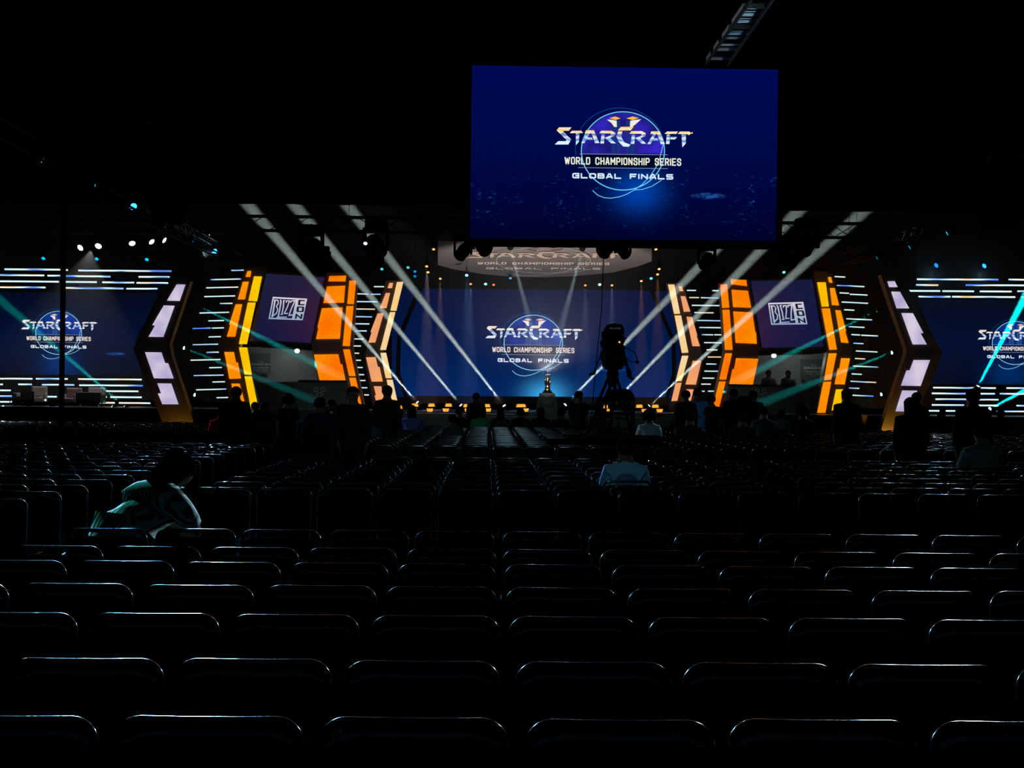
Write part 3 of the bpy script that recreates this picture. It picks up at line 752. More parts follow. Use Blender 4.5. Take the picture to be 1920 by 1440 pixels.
def moving_head(loc, aim, label, group, col=None, up=False, s=1.0):
    """loc is the middle of the head; hangs from above unless up"""
    loc = Vector(loc); ax = (Vector(aim)-loc).normalized(); z = -1 if up else 1
    t = empty('moving_head', loc, label, 'stage light', group)
    mb = MB(); mb.lathe([(.10*s, -.24*s), (.15*s, -.2*s), (.17*s, -.05*s), (.155*s, .16*s), (.165*s, .2*s), (.15*s, .2*s), (.14*s, .17*s)], loc, 16, ax); hd = mb.build('lamp_head', M_BLACK, t, smooth=False)
    mb = MB(); mb.lathe([(.14*s, .165*s), (.08*s, .185*s), (.003, .19*s)], loc, 16, ax)
    mb.build('lens', lens(col, 4.0) if col else pbr('dark_lens', (.02, .03, .04), .1), hd)
    mb = MB()
    for q in (-1, 1):
        mb.box(loc+Vector((q*.21*s, 0, .12*s*z)), (.06*s, .14*s, .38*s))
    mb.box(loc+Vector((0, 0, .31*s*z)), (.48*s, .18*s, .07*s)); mb.build('yoke', M_BLACK, t)
    mb = MB(); mb.box(loc+Vector((0, 0, .41*s*z)), (.40*s, .30*s, .13*s))
    if not up: mb.tube([loc+Vector((0, 0, .45*s)), (loc.x, loc.y, max(loc.z+.5*s, zt-.1))], .03, 6)
    elif loc.z-.45*s > ZD: mb.tube([loc+Vector((0, 0, -.42*s)), (loc.x, loc.y, ZD-.008)], .02, 6)
    mb.build('base', M_BLACK, t)
    return t
def truss(a, b, label, w=.30, group='lighting trusses'):
    a, b = Vector(a), Vector(b); d = (b-a); L = d.length; t = d.normalized()
    ref = Vector((0, 0, 1)) if abs(t.z) < .9 else Vector((0, 1, 0))
    nx = t.cross(ref).normalized(); ny = nx.cross(t)
    mb = MB(); cs_ = [(nx*sx+ny*sy)*w/2 for sx, sy in ((-1, -1), (1, -1), (1, 1), (-1, 1))]
    for c in cs_: mb.tube([a+c, b+c], .025, 5)
    n = max(2, int(L/(w*1.6)))
    for i in range(n):
        p, q = a+d*(i/n), a+d*((i+1)/n)
        for k in range(4):
            c0, c1 = cs_[k], cs_[(k+1) % 4]
            if i % 2: c0, c1 = c1, c0
            mb.tube([p+c0, q+c1], .012, 4, caps=False)
    for i in range(5):
        p = a+d*(.04+.92*i/4); mb.tube([p, (p.x, p.y, 10.79)], .008, 5)
    o = mb.build('truss', M_ALU); return tag(o, label, 'truss', group)

# trusses
truss((-9.5, 40.6, zt), (11.0, 40.6, zt), 'long black truss across the stage carrying the big moving heads', .4)
XL = -(915-250)/F*30.5
def ZL(px, py): return P(px, py, XL*F/(px-915)).z
truss((XL, 17, 5.62), (XL, 43, 5.62), 'truss with cyan lamps running towards the stage over the left seats')
XR = 10.8
truss((XR, 22, 5.9), (XR, 43, 5.9), 'truss with cyan lamps running towards the stage over the right seats')
truss(P(60, 440, 46.5)+Vector((0, 0, .2)), P(420, 440, 46.5)+Vector((0, 0, .2)), 'truss carrying the row of white spotlights above the left wing')
# ladder shaped tray near the ceiling
lad = empty('lighting_ladder', P(1390, 60, 22), 'ladder shaped lighting frame hanging below the ceiling over the flown screen', 'lighting frame')
mb = MB()
A, B = P(1415, -10, 19), P(1322, 122, 27); A2, B2 = P(1455, -10, 19), P(1364, 122, 27)
mb.tube([A, B], .03, 6); mb.tube([A2, B2], .03, 6)
for i in range(1, 12):
    mb.tube([A.lerp(B, i/12), A2.lerp(B2, i/12)], .014, 5)
mb.build('ladder_rail', M_ALU, lad)
for i, (f0, f1) in enumerate(((.18, .38), (.44, .58), (.66, .78), (.86, .97))):
    q = [A.lerp(B, f0), A2.lerp(B2, f0), A2.lerp(B2, f1), A.lerp(B, f1)]
    mb = MB(); mb.slab([v+Vector((0, 0, .04)) for v in q], [v+Vector((0, 0, .12)) for v in q]); mb.build('lamp_tray', pbr('tray_metal', (.32, .34, .34), .5), lad)

# cyan lamps of the side trusses (real lamps: their glints show on the chairs)
CY = (.0, .55, .75); BL = (.02, .25, 1.0)
for i, (x, y, Y, c, k, lab) in enumerate([(81, 300, 24.3, CY, 1.2, 'nearest cyan lamp on the left truss'), (178, 350, 27.5, CY, .7, 'dim teal lamp second along the left truss'),
        (250, 388, 30.5, BL, 6, 'bright round blue lamp in the middle of the left truss'), (311, 423, 33.5, CY, .9, 'small teal lamp beyond the bright blue one on the left truss'),
        (363, 451, 36.7, BL, 1.5, 'narrow blue lamp beside the last white spotlight'), (403, 472, 39.5, BL, 6, 'bright round blue lamp at the far end of the left truss')]):
    q = P(x, y, Y); t = par_can('truss_lamp', q, q+Vector((.6 if k > 2 else 1.6, -1 if k > 2 else .2, -.7)), c, lab, 'cyan lamps on the side trusses', r=.085, k=k)
    spot('truss_light', q+Vector((.12, -.1, -.38)), (.3, 5, .8), (.10, .45, 1) if c is BL else (.2, .9, 1), 26000 if k > 2 else 700, 24, rad=.08)
for i, (x, y, Y, c, k, lab) in enumerate([(1775, 438, 34, CY, 1.0, 'nearest cyan lamp on the right truss'), (1705, 464, 37, CY, .9, 'middle cyan lamp on the right truss'), (1644, 484, 40, CY, .8, 'far cyan lamp on the right truss'),
        (1755, 498, 46, BL, 1.5, 'small blue lamp above the right video wall, nearer the lilac fin'), (1845, 499, 46, BL, 3, 'small blue lamp above the right video wall, near the picture edge')]):
    q = P(x, y, Y); t = par_can('truss_lamp', q, q+Vector((-1.4, .2 if i < 3 else -1, -.8)), c, lab, 'cyan lamps on the side trusses', r=.085, k=k)
    spot('truss_light', q+Vector((-.12, -.1, -.3)), (0, 10, .8), (.35, .75, 1), 7000 if i < 3 else 300, 36, rad=.08)
names = ['first', 'second', 'third', 'fourth', 'fifth', 'sixth', 'last']
for i, (x, y, k) in enumerate([(150, 465, 5), (184, 462, 5), (248, 457, 2), (285, 454, 1.6), (309, 451, 1.6), (358, 447, 1.2), (392, 444, .8)]):
    q = P(x, y, 46.5); f = i/6
    t = par_can('white_spotlight', q, q+Vector((-.4+2.2*f, -1+.9*f, -.65)), (1, .9, .92), 'white spotlight above the left wing, %s of seven counted from the left' % names[i], 'white spotlights above the left wing', r=.11, k=k)
spot('wing_light', P(170, 470, 46.1), P(120, 768, 45.4), (1, .92, .9), 600, 80)
for i, (x, y) in enumerate([(81, 485), (181, 486), (275, 487)]):
    q = P(x, y, 47.3); par_can('blue_spotlight', q, q+Vector((0, -1, -.6)), (.0, .35, 1), 'small blue spotlight over the left video wall, %s of three from the left' % names[i], 'small blue spotlights', r=.065, k=1.6)

# orange and blue downlights round the canopy
for i, (x, y, Y, c) in enumerate([(813, 468, 44, (1, .35, .1)), (800, 500, 45, (1, .4, .06)), (802.5, 511, 46, (1, .4, .08)), (825.5, 523, 48, (1, .35, .08)), (882.5, 533, 50, (1, .3, .1)), (925.5, 534.5, 50.5, (1, .2, .03)),
        (1097.5, 535.5, 50.5, (1, .25, .08)), (1147.5, 535.5, 50, (1, .35, .1)), (1202.5, 527.5, 48, (1, .4, .1)), (1233, 515, 46, (1, .4, .08)), (1236, 505, 45, (1, .4, .08)), (1230, 468, 44, (1, .35, .1))]):
    q = P(x, y, Y)
    t = par_can('amber_downlight', q, q+Vector((0, -1, -.75)), c, 'small amber downlight under the canopy rim, %s from the left' % ORD[i], 'amber downlights', r=.05, k=2.0)
    if i in (1, 2, 3, 4, 6, 7, 8, 9): spot('amber_beam', q+Vector((0, 0, -.03)), q+Vector((.02, -.1, -3)), (1, .45, .15) if i in (2, 3, 8, 9) else (.5, .6, 1), 5000, 12)
for i, (x, y, Y, c, k) in enumerate([(875, 516.5, 47, (.1, .3, 1), 6), (910.5, 533, 50, (.2, 1, .8), 3), (957, 522, 49, (.05, .4, .8), 1), (1124.5, 534, 50, (.3, 1, .85), 3.5), (1221, 522.5, 47.5, (.05, .6, 1), 2.5),
        (778, 509.5, 47, (0, .25, .7), 1.2), (778, 518.5, 47, (0, .22, .6), 1), (765, 502, 47, (.1, .7, .75), 1), (716, 505, 47, (.1, .7, .75), 1), (1470, 511, 47, (.1, .8, .7), 2), (685, 457, 40, (.3, .4, 1), 8)]):
    q = P(x, y, Y)
    t = par_can('blue_downlight', q, q+Vector((0, -1, -.6)), c, ('bright blue white lamp over the left part of the centre wall', 'green white lamp over the left part of the centre wall', 'faint blue lamp just below the canopy middle',
        'green white lamp over the right part of the centre wall', 'sky blue lamp by the right end of the centre wall top', 'upper of two dim blue lamps beside the cream fin', 'lower of two dim blue lamps beside the cream fin',
        'flat teal lamp above the left cream fin', 'flat teal lamp above the left peach racks', 'green lamp above the right slanted screen', 'bright violet blue lamp beside the big moving head')[i], 'blue lamps in the rig', r=.055, k=k)
spot('blue_beam', P(875, 516.5, 47)+Vector((0, 0, -.05)), P(875, 600, 47), (.2, .4, 1), 6000, 14)
# two white heads in front of the canopy
for i, (x, y, tx, ty) in enumerate([(957, 465, 1003, 640), (1092, 467, 1045, 640)]):
    q = P(x, y, 44); t_ = P(tx, ty, 52)
    t = par_can('white_beam_lamp', q, t_, (.85, .95, 1), 'white beam lamp hanging in front of the canopy, %s of two' % ('left', 'right')[i], 'white beam lamps on the canopy', r=.08, k=6)
    spot('canopy_beam', q+(t_-q).normalized()*.05, t_, (.75, .95, 1), 120000, 2.4)

# big hanging moving heads (dark)
for i, (x, y, s) in enumerate([(583, 470, 1.5), (602, 497, 1.1), (704, 490, 1.0), (705, 462, 1.5), (868, 472, 1.1), (905, 462, 1.2), (1137, 466, 1.2), (1168, 470, 1.0), (1325, 490, 1.1), (1478, 488, 1.1), (1512, 458, 1.5)]):
    q = P(x, y, 40.5); moving_head(q, q+Vector((.5 if i % 2 else -.6, -1, -.9)), 'dark moving head hanging in the stage rig, %s of eleven from the left' % ORD[i], 'dark moving heads in the rig', s=s)

# beams
def beam_head(name, x, y, tx, ty, Y, TY, col, watts, deg, lab, grp, k=4.0, light=True):
    q = P(x, y, Y); t_ = P(tx, ty, TY)
    t = moving_head(q, t_, lab, grp, col=tuple(min(1, c+.35) for c in col), up=True, s=.45)
    spot(name, q+(t_-q).normalized()*.12, t_, col, watts, deg, blend=.7)
WH = (.85, 1, .92); TE = (.0, .85, .80)
W_ = 900000
for i, (x, y, tx, ty) in enumerate([(785, 758, 500, 425), (867, 763, 590, 430), (948, 764, 710, 460), (1057, 762, 1330, 480), (1140, 766, 1430, 465), (1214, 764, 1620, 395)]):
    beam_head('white_beam', x, y, tx, ty, 45.2, 42.4, WH, W_, 2.9, 'floor lamp on the stage lip throwing a white beam, %s of six from left' % ORD[i], 'floor beam lamps')
for i, (x, y, tx, ty, Y, TY, wt, dg) in enumerate([(356, 566, 608, 692, 46.3, 46.94, 420000, 4.0), (342, 651, 550, 735, 46.2, 44.0, 100000, 3.6), (362, 739, 420, 762, 46.2, 45.5, 25000, 3.5),
        (1648, 581, 1398, 706, 46.3, 46.94, 560000, 4.0), (1675, 660, 1480, 735, 46.2, 44.0, 150000, 3.6), (1655, 738, 1600, 765, 46.2, 45.5, 20000, 3.0),
        (214, 765, 0, 628, 45.5, 44, 260000, 3.6), (237, 765, 0, 562, 45.5, 44, 260000, 3.8), (8, 765, -60, 720, 45.5, 44, 80000, 4),
        (1832, 728, 1915, 570, 45.0, 43.5, 3000000, 4.4), (1853, 768, 1925, 730, 45.0, 43.5, 2000000, 4)]):
    beam_head('cyan_beam', x, y, tx, ty, Y, TY, TE, wt, dg, ('lamp in the left outer rack throwing a cyan beam under the slanted screen', 'lower lamp in the left outer rack throwing a faint cyan beam', 'lowest lamp in the left outer rack with a very faint beam',
        'upper lamp in the right outer rack throwing a cyan beam over the yellow fin', 'middle lamp in the right outer rack throwing a thin cyan beam', 'lowest lamp in the right outer rack with a very faint beam',
        'stage floor lamp beside the big dark armchair, its beam crossing the left wall low', 'stage floor lamp right of the armchairs, its beam crossing the title', 'stage floor lamp at the picture edge left of the armchairs',
        'brightest cyan floor lamp, its beam rising across the right video wall', 'bright cyan floor lamp with a flat beam at the right picture edge')[i], 'cyan beam lamps')

# haze held over the stage
mt = bpy.data.materials.new('stage_haze'); mt.use_nodes = True
nt = mt.node_tree; nt.nodes.clear()
o_n = nt.nodes.new('ShaderNodeOutputMaterial'); vs_ = nt.nodes.new('ShaderNodeVolumeScatter')
vs_.inputs['Density'].default_value = 0.0052; vs_.inputs['Anisotropy'].default_value = 0.0
vs_.inputs['Color'].default_value = (.9, 1, 1, 1)
nt.links.new(vs_.outputs[0], o_n.inputs['Volume'])
mb = MB(); mb.box((0, 46.3, 5.4), (40, 11.9, 8.0)); hz = mb.build('stage_haze', mt)
tag(hz, 'thin smoky haze filling the air over the stage', 'haze', kind='stuff')

# amber glow at the feet of the lilac fins
for s, x, wt in ((0, 330, 60), (1, 1672, 220)):
    q = P(x, 800, 43.5); q.z = .12
    t = par_can('amber_uplight', q+Vector((0, 0, .1)), P(x, 700, 43.9), (1, .4, .02), 'amber uplight at the foot of the %s lilac fin' % ('left', 'right')[s], 'amber uplights', r=.09, k=1.5, up=False)
    spot('amber_uplight_beam', q+Vector((0, 0, .13)), P(x+(3 if s == 0 else -3), 740, 43.95), (1, .42, .03), wt, 100)

# ------------------------------------------------------------ amber step lights
M_AMB = emit('amber_step_glow', (1, .35, .02), 1.1, col2=(1, .55, .10), scale=9)
SL = [(722, 763, 722, 770), (748, 764, 746, 770), (778, 760, 775, 769), (809, 760, 806, 769), (841, 760, 836, 769), (875, 761, 877, 769), (913, 761, 915, 769), (977, 761, 983, 769), (1138, 763, 1143, 770), (1199, 762, 1209, 770), (1229, 762, 1237, 770)]
for i, (ax, ay, bx, by) in enumerate(SL):
    t = empty('step_light', P(ax, ay, 44.6), 'amber footlight on the stage edge, a pair of glowing trapezoids, %s from the left' % ORD[i], 'footlight', 'amber footlights')
    wd = 9 if i == 7 else 6.2
    mb = MB(); slab_px(mb, [(ax-wd*.8, ay-3.2), (ax+wd*.8, ay-3.2), (ax+wd, ay+2.4), (ax-wd, ay+2.4)], 44.6, .05); mb.build('upper_glow', M_AMB, t)
    mb = MB(); slab_px(mb, [(bx-wd, by-3), (bx+wd, by-3), (bx+wd*.72, by+2.8), (bx-wd*.72, by+2.8)], 43.62, .04); mb.build('lower_glow', M_AMB, t)
    mb = MB(); slab_px(mb, [(ax-wd*1.15, ay-4.2), (ax+wd*1.15, ay-4.2), (ax+wd*1.25, ay+3.2), (ax-wd*1.25, ay+3.2)], 44.66, .15)
    mb.build('light_housing', pbr('amber_housing', (.10, .03, .01), .5), t)

# ------------------------------------------------------------ trophy and pedestal
pd = empty('trophy_pedestal', P(1026, 775, 44.9), 'grey tapered pedestal with a dark lettered plaque at centre stage', 'pedestal')
T = [(1012.5, 737), (1040.5, 737), (1048.5, 776), (1004.5, 776)]
fr = [P(x, y, 44.6) for x, y in T]; cxp = (fr[0].x+fr[1].x)/2
bk = [fr[0]+Vector((0, .45, 0)), fr[1]+Vector((0, .45, 0)), fr[2]+Vector((0, .65, 0)), fr[3]+Vector((0, .65, 0))]
fr[0] += Vector((0, .1, 0)); fr[1] += Vector((0, .1, 0))
M_PED = pbr('pedestal_grey', (.13, .16, .15), .6)
mb = MB(); mb.slab(fr, bk); mb.build('pedestal_body', M_PED, pd)
def pedf(u, v): 
    q = P(u, v, 44.6); f = (776-v)/39.0
    return q+Vector((0, .1*f-.012, 0))
mb = MB(); mb.flat([pedf(*p) for p in [(1017, 741), (1036.5, 741), (1041, 763), (1013, 763)]]); mb.build('plaque', pbr('plaque_black', (.01, .015, .015), .4), pd)
mb = MB(); pf2 = lambda u, v: pedf(u, v)+Vector((0, -.008, 0))
text(mb, 'STARCRAFT', 1021, 1032, 742, 743.8, .35, pf2); text(mb, 'GLOBAL FINALS', 1017.5, 1036.5, 748, 750.2, .4, pf2)
text(mb, 'WORLD CHAMPIONSHIP', 1018, 1036, 752, 753.8, .35, pf2); text(mb, 'SERIES', 1020, 1034, 755, 757, .4, pf2)
mb.build('plaque_lettering', pbr('plaque_letters', (.45, .5, .48), .5), pd)
tr = empty('trophy', P(1026, 736, 44.9), 'silver and gold figure trophy standing on the pedestal', 'trophy')
b0 = P(1026.5, 737, 44.9); H = (P(1026.5, 699, 44.9)-b0).z
M_SILV = pbr('trophy_silver', (.75, .74, .70), .22, 1.0); M_GOLDM = pbr('trophy_gold', (.75, .48, .18), .25, 1.0)
mb = MB(); mb.lathe([(.17, 0), (.16, .02), (.09, .10), (.08, .14)], b0, 16); mb.build('trophy_base', M_BLACK, tr)
mb = MB(); mb.lathe([(.055, .02), (.075, .08), (.06, .13), (.085, .15), (.085, .17)], b0+Vector((0, -.03, 0)), 16); mb.build('trophy_stem', M_GOLDM, tr)
mb = MB(); mb.lathe([(.085, .17), (.09, .19), (.065, .21), (.07, .26), (.085, .34), (.09, .42), (.075, .47), (.05, .50)], b0+Vector((0, -.03, 0)), 16)
for k in range(6):
    a = k*PI/3; mb.tube([b0+Vector((.07*math.cos(a), -.03+.07*math.sin(a), .22)), b0+Vector((.1*math.cos(a+.4), -.03+.1*math.sin(a+.4), .34)), b0+Vector((.08*math.cos(a+.8), -.03+.08*math.sin(a+.8), .46))], [.012, .02, .01], 6)
mb.build('trophy_column', M_SILV, tr, smooth=True)
mb = MB(); c0 = b0+Vector((0, -.03, .555))
mb.ball(c0, (.06, .06, .06)); mb.ball(c0+Vector((-.06, 0, -.005)), (.045, .04, .035)); mb.ball(c0+Vector((.06, 0, .005)), (.045, .04, .04)); mb.ball(c0+Vector((.02, -.02, .04)), (.04, .04, .03))
mb.build('trophy_figure', M_SILV, tr, smooth=True)
spot('trophy_light', b0+Vector((-.5, -3.5, 3.0)), b0+Vector((0, 0, .3)), (1, .95, .85), 900, 11, rad=.15)

# ------------------------------------------------------------ lounge furniture on the left wing
M_CREAM = pbr('cream_upholstery', (.34, .30, .30), .8); M_BLUP = pbr('navy_upholstery', (.012, .02, .035), .6)
def armchair(x0, x1, ytop, yseat, ybot, Y, label, shell, inner, turn=0.0):
    a, b = P(x0, ybot, Y), P(x1, ybot, Y); zt_, zs = P(x0, ytop, Y).z, P(x0, yseat, Y).z
    wd = (b.x-a.x); c = Vector(((a.x+b.x)/2, Y+.35, ZD)); zb = ZD+.12
    root = empty('armchair', (c.x, c.y, ZD), label, 'armchair', 'armchairs on the left wing of the stage')
    root.rotation_euler.z = 0
    rot = Matrix.Rotation(turn, 3, 'Z')
    def B(mb, cc, d): mb.box(c+rot @ Vector((cc[0], cc[1], 0))+Vector((0, 0, cc[2]-ZD)), d, rot)
    mb = MB(); B(mb, (0, .28, (zt_+zb)/2), (wd, .14, zt_-zb)); mb.build('chair_back', shell, root, bevel=.03)
    mb = MB(); B(mb, (0, .18, (zt_+zs)/2), (wd*.86, .08, zt_-zs-.02)); mb.build('back_cushion', inner, root, bevel=.03)
    mb = MB(); B(mb, (0, -.08, (zs+zb)/2), (wd*.8, .55, zs-zb)); mb.build('seat', inner, root, bevel=.03)
    for s in (-1, 1):
        mb = MB(); B(mb, (s*wd*.45, -.02, (zs+.12+zb)/2), (wd*.1, .6, zs+.12-zb)); mb.build('armrest', shell, root, bevel=.02)
        for q in (-.2, .2):
            mb = MB(); mb.tube([c+rot @ Vector((s*wd*.36, q, 0)), c+rot @ Vector((s*wd*.36, q, 0))+Vector((0, 0, .125))], .018, 8); mb.build('leg', M_CHROME, root)
    return root
armchair(50, 80, 724, 744, 766, 46.3, 'cream armchair at the far left behind the dark coffee table', M_CREAM, M_CREAM, .2)
armchair(112, 142, 727, 746, 768, 46.0, 'cream and rose armchair beside the black pole', M_CREAM, pbr('rose_cushion', (.34, .22, .21), .8), -.1)
armchair(152, 186, 726, 744, 768, 47.2, 'pale armchair behind the big dark armchair', M_CREAM, M_CREAM, -.2)
armchair(141, 188, 735, 748, 769, 44.9, 'big dark navy armchair seen from behind', M_BLUP, M_BLUP, PI)
armchair(26, 44, 736, 750, 766, 45.4, 'small grey armchair left of the coffee table', pbr('grey_uphol', (.14, .14, .15), .8), M_CREAM, .9)
ct = empty('coffee_table', P(75, 768, 44.7), 'low dark coffee table with a tiny lit candle in front of the armchairs', 'table')
a, b = P(44, 756, 44.7), P(98, 756, 44.7)
mb = MB(); mb.box(((a.x+b.x)/2, 44.95, a.z), (b.x-a.x, .5, .05)); mb.build('tabletop', M_BLACK, ct)
for s in (-1, 1):
    mb = MB(); mb.box(((a.x+b.x)/2+s*(b.x-a.x)*.42, 44.95, (a.z+ZD)/2-.01), (.07, .4, a.z-ZD-.03)); mb.build('leg', M_BLACK, ct)
q = P(85, 754, 44.95); q.z = a.z+.026
cdl = empty('candle', q, 'tiny glowing tea light on the coffee table', 'candle')
mb = MB(); mb.lathe([(.04, 0), (.045, .03), (.04, .05)], q, 12); mb.build('candle_cup', pbr('frosted_cup', (.6, .6, .6), .4), cdl)
mb = MB(); mb.ball(q+Vector((0, 0, .075)), (.03, .03, .028)); mb.build('flame', emit('candle_flame', (1, .95, .85), 2.0), cdl)
lt = empty('dark_monitor', P(54, 745, 45.15), 'black box monitor standing on the coffee table', 'monitor')
mb = MB(); x0, x1 = P(42, 745, 45.15).x, P(66, 745, 45.15).x; zt_ = P(50, 734, 45.15).z
mb.box(((x0+x1)/2, 45.0, (a.z+.026+zt_)/2), (x1-x0, .12, zt_-a.z-.026)); mb.build('monitor_case', M_BLACK, lt, bevel=.01)
mb = MB(); mb.box(((x0+x1)/2, 44.93, (a.z+.03+zt_)/2), ((x1-x0)*.86, .01, (zt_-a.z)*.75)); mb.build('monitor_face', pbr('dark_glass', (.005, .005, .006), .2), lt)

# ------------------------------------------------------------ flown speakers, pole, cable, ceiling fixtures
def line_array(x0, x1, y0, y1, Y, n, label):
    a, b = P(x0, y0, Y), P(x1, y1, Y)
    root = empty('line_array_speaker', ((a.x+b.x)/2, Y, a.z), label, 'speaker', 'flown speaker stacks')
    h = (a.z-b.z)/n; wd = abs(b.x-a.x)
    for i in range(n):
        c = Vector(((a.x+b.x)/2, Y+.02*i*i*.5, a.z-h*(i+.5)))
        mb = MB(); mb.box(c, (wd, .5, h*.93), Matrix.Rotation(.03*i, 3, 'X')); mb.box(c+Vector((0, -.24, 0)), (wd*.9, .06, h*.7), Matrix.Rotation(.03*i, 3, 'X')); mb.build('speaker_cabinet', M_BLACK, root, bevel=.015)
    mb = MB(); mb.box(Vector(((a.x+b.x)/2, Y, a.z+.06)), (wd*.9, .5, .1))
    for s in (-1, 1): mb.tube([((a.x+b.x)/2+s*wd*.3, Y, a.z+.1), ((a.x+b.x)/2+s*wd*.3, Y, 10.78)], .012, 6)
    mb.build('rigging_frame', M_ALU, root)
line_array(277, 335, 235, 414, 29, 8, 'black line array speaker hanging over the left seats')
line_array(1853, 1910, 296, 430, 29, 6, 'black line array speaker hanging over the right seats')
line_array(1679, 1716, 455, 542, 44, 5, 'small black speaker stack in front of the right lilac fin')
q = P(117, 640, 24)
pl = empty('black_pole', (q.x, 24, 0), 'thin black vertical pole crossing the left video wall', 'pole')
mb = MB(); mb.tube([(q.x, 24, .04), (q.x, 24, 10.78)], .043, 10); mb.build('pole_tube', M_MATTE, pl)
mb = MB(); mb.box((q.x, 24, .025), (.6, .6, .05)); mb.build('pole_base', M_BLACK, pl)
mb = MB(); mb.tube([P(1136, 120, 32.5), P(1133, 440, 31.5), P(1128, 580, 29.5), P(1119, 670, 28), P(1112, 745, 27.2), P(1105, 800, 27.2)], .010, 6)
tag(mb.build('hanging_cable', M_BLACK), 'thin black cable dropping from the ceiling to the camera tripod', 'cable')
for i, (x, y, wd) in enumerate([(445, 104, 56), (1690, 122, 62), (55, 192, 40), (315, 265, 30), (567, 285, 44), (245, 318, 28), (1490, 291, 26), (1845, 336, 30), (1285, 17, 8)]):
    Y = min(55.5, (10.3-1.7)*F/(738-y)); q = P(x, y, Y); w_ = wd/F*Y
    t = empty('ceiling_fixture', q, 'dim unlit ceiling fixture ' + ('high above the bushy haired person', 'high at the top right of the hall', 'over the left truss near the picture edge', 'just above the left line array speaker', 'above the left half of the stage, level with the title',
        'just left of the left line array speaker', 'right of the flown screen', 'beside the right line array speaker', 'at the very top above the flown screen')[i], 'ceiling light', 'unlit ceiling fixtures')
    mb = MB(); mb.box(q, (w_, .35, .10)); mb.build('fixture_body', M_ALU, t, bevel=.01)
    mb = MB(); mb.box(q+Vector((0, 0, -.06)), (w_*.9, .28, .02)); mb.build('diffuser', pbr('dull_diffuser', (.35, .38, .38), .35), t)
    mb = MB(); mb.tube([q+Vector((0, 0, .05)), (q.x, q.y, 10.78)], .012, 6); mb.build('suspension_rod', M_ALU, t)

# ------------------------------------------------------------ chairs
def make_chair():
    root = empty('conference_chair', (0, 0, 0), 'x', 'chair')
    W2, RT, ZT = .236, .0125, .863
    def arc(cx, cz, r, a0, a1, y, n=6): return [(cx+r*math.cos(R(a0+(a1-a0)*i/n)), y, cz+r*math.sin(R(a0+(a1-a0)*i/n))) for i in range(n+1)]
    # back frame: one bent tube, down into the rear legs
    r = .06; pts = [(-W2-.01, -.10, .01), (-W2, -.01, .42), (-W2, .0, .62)]
    pts += arc(-W2+r, ZT-r-RT, r, 180, 90, 0.0)
    pts += [(-.06, -.008, ZT-RT), (.06, -.008, ZT-RT)]
    pts += arc(W2-r, ZT-r-RT, r, 90, 0, 0.0)
    pts += [(W2, .0, .62), (W2, -.01, .42), (W2+.01, -.10, .01)]
    mb = MB(); mb.tube(pts, RT, 10); mb.build('back_frame', M_CHROME, root, smooth=True, world=False)
    # backrest pad, top edge dipping slightly below the bar
    n = 10; fr = []; 
    for i in range(n+1):
        x = -W2+.008+(2*W2-.016)*i/n; t = abs(2*i/n-1)
        fr.append((x, ZT-.045-.010*(1-t*t)-(.03 if t > .98 else (.008 if t > .75 else 0)), .018*(1-t*t)))
    mb = MB()
    for i in range(n):
        (xa, za_, da), (xb, zb_, db) = fr[i], fr[i+1]
        mb.add([(xa, -.012+da, .50), (xb, -.012+db, .50), (xb, -.012+db, zb_), (xa, -.012+da, za_), (xa, .035+da, .50), (xb, .035+db, .50), (xb, .035+db, zb_), (xa, .035+da, za_)],
               [(0, 1, 2, 3), (7, 6, 5, 4), (0, 4, 5, 1), (3, 2, 6, 7)] + ([(0, 3, 7, 4)] if i == 0 else []) + ([(1, 5, 6, 2)] if i == n-1 else []))
    mb.build('backrest', M_FABRIC, root, smooth=False, world=False)
    mb = MB(); mb.box((0, .26, .45), (.45, .44, .065)); mb.build('seat', M_FABRIC, root, world=False, bevel=.02)
    for s in (-1, 1):
        mb = MB(); mb.tube([(s*W2, -.005, .43), (s*W2, .1, .41), (s*W2, .40, .41), (s*W2, .44, .37), (s*(W2+.01), .46, .01)], RT, 8); mb.build('leg', M_CHROME, root, smooth=True, world=False)
    mb = MB(); mb.box((W2+.03, .03, .41), (.05, .12, .03)); mb.build('link_bracket', M_MATTE, root, world=False)
    return root
proto = make_chair()
rowsA = [3.74, 4.54, 5.46, 6.28, 7.13, 7.82, 8.83]
rowsB = [12.66+.83*k for k in range(9)]
rowsC = [23.6+.83*k for k in range(19)]
X0 = .072-5*.53            # left edge of the middle seating block
RX0, RX1, RY0, RY1 = 1.55, 3.05, 25.4, 27.9   # camera riser
inst = []
def try_chair(x, y, lab):
    a = proj((x-.24, y, .87)); b = proj((x+.24, y, .87))
    if b[0] < -2 or a[0] > 1922 or min(a[1], b[1]) > 1436: return
    inst.append((y, x, lab))
for bi, (rows, nm) in enumerate(((rowsA, 'near block'), (rowsB, 'middle block'), (rowsC, 'far block'))):
    for ri, y in enumerate(rows):
        for c in range(36):
            x = X0+.53*(c+.5)
            if rows is rowsC and RX0-.3 < x < RX1+.3 and RY0-.6 < y < RY1+.15: continue
            if rows is rowsA and ri == 0: x += .015
            try_chair(x, y, 'black chair with chrome frame, %s from the aisle, %s row of the %s' % (ORD[c] if c < 34 else 'last', ORD[ri], nm))
XLB = -3.5
for ri, y in enumerate([10.3+.83*k for k in range(17)]+[31+.83*k for k in range(12)]):
    for c in range(24):
        x = XLB-.53*(c+.5)
        try_chair(x, y, 'black chair with chrome frame, %s from the aisle, %s row of the side block' % (ORD[c], ORD[ri]))
inst.sort(key=lambda t: t[0])
near, far = inst[:300], inst[300:]
first = True
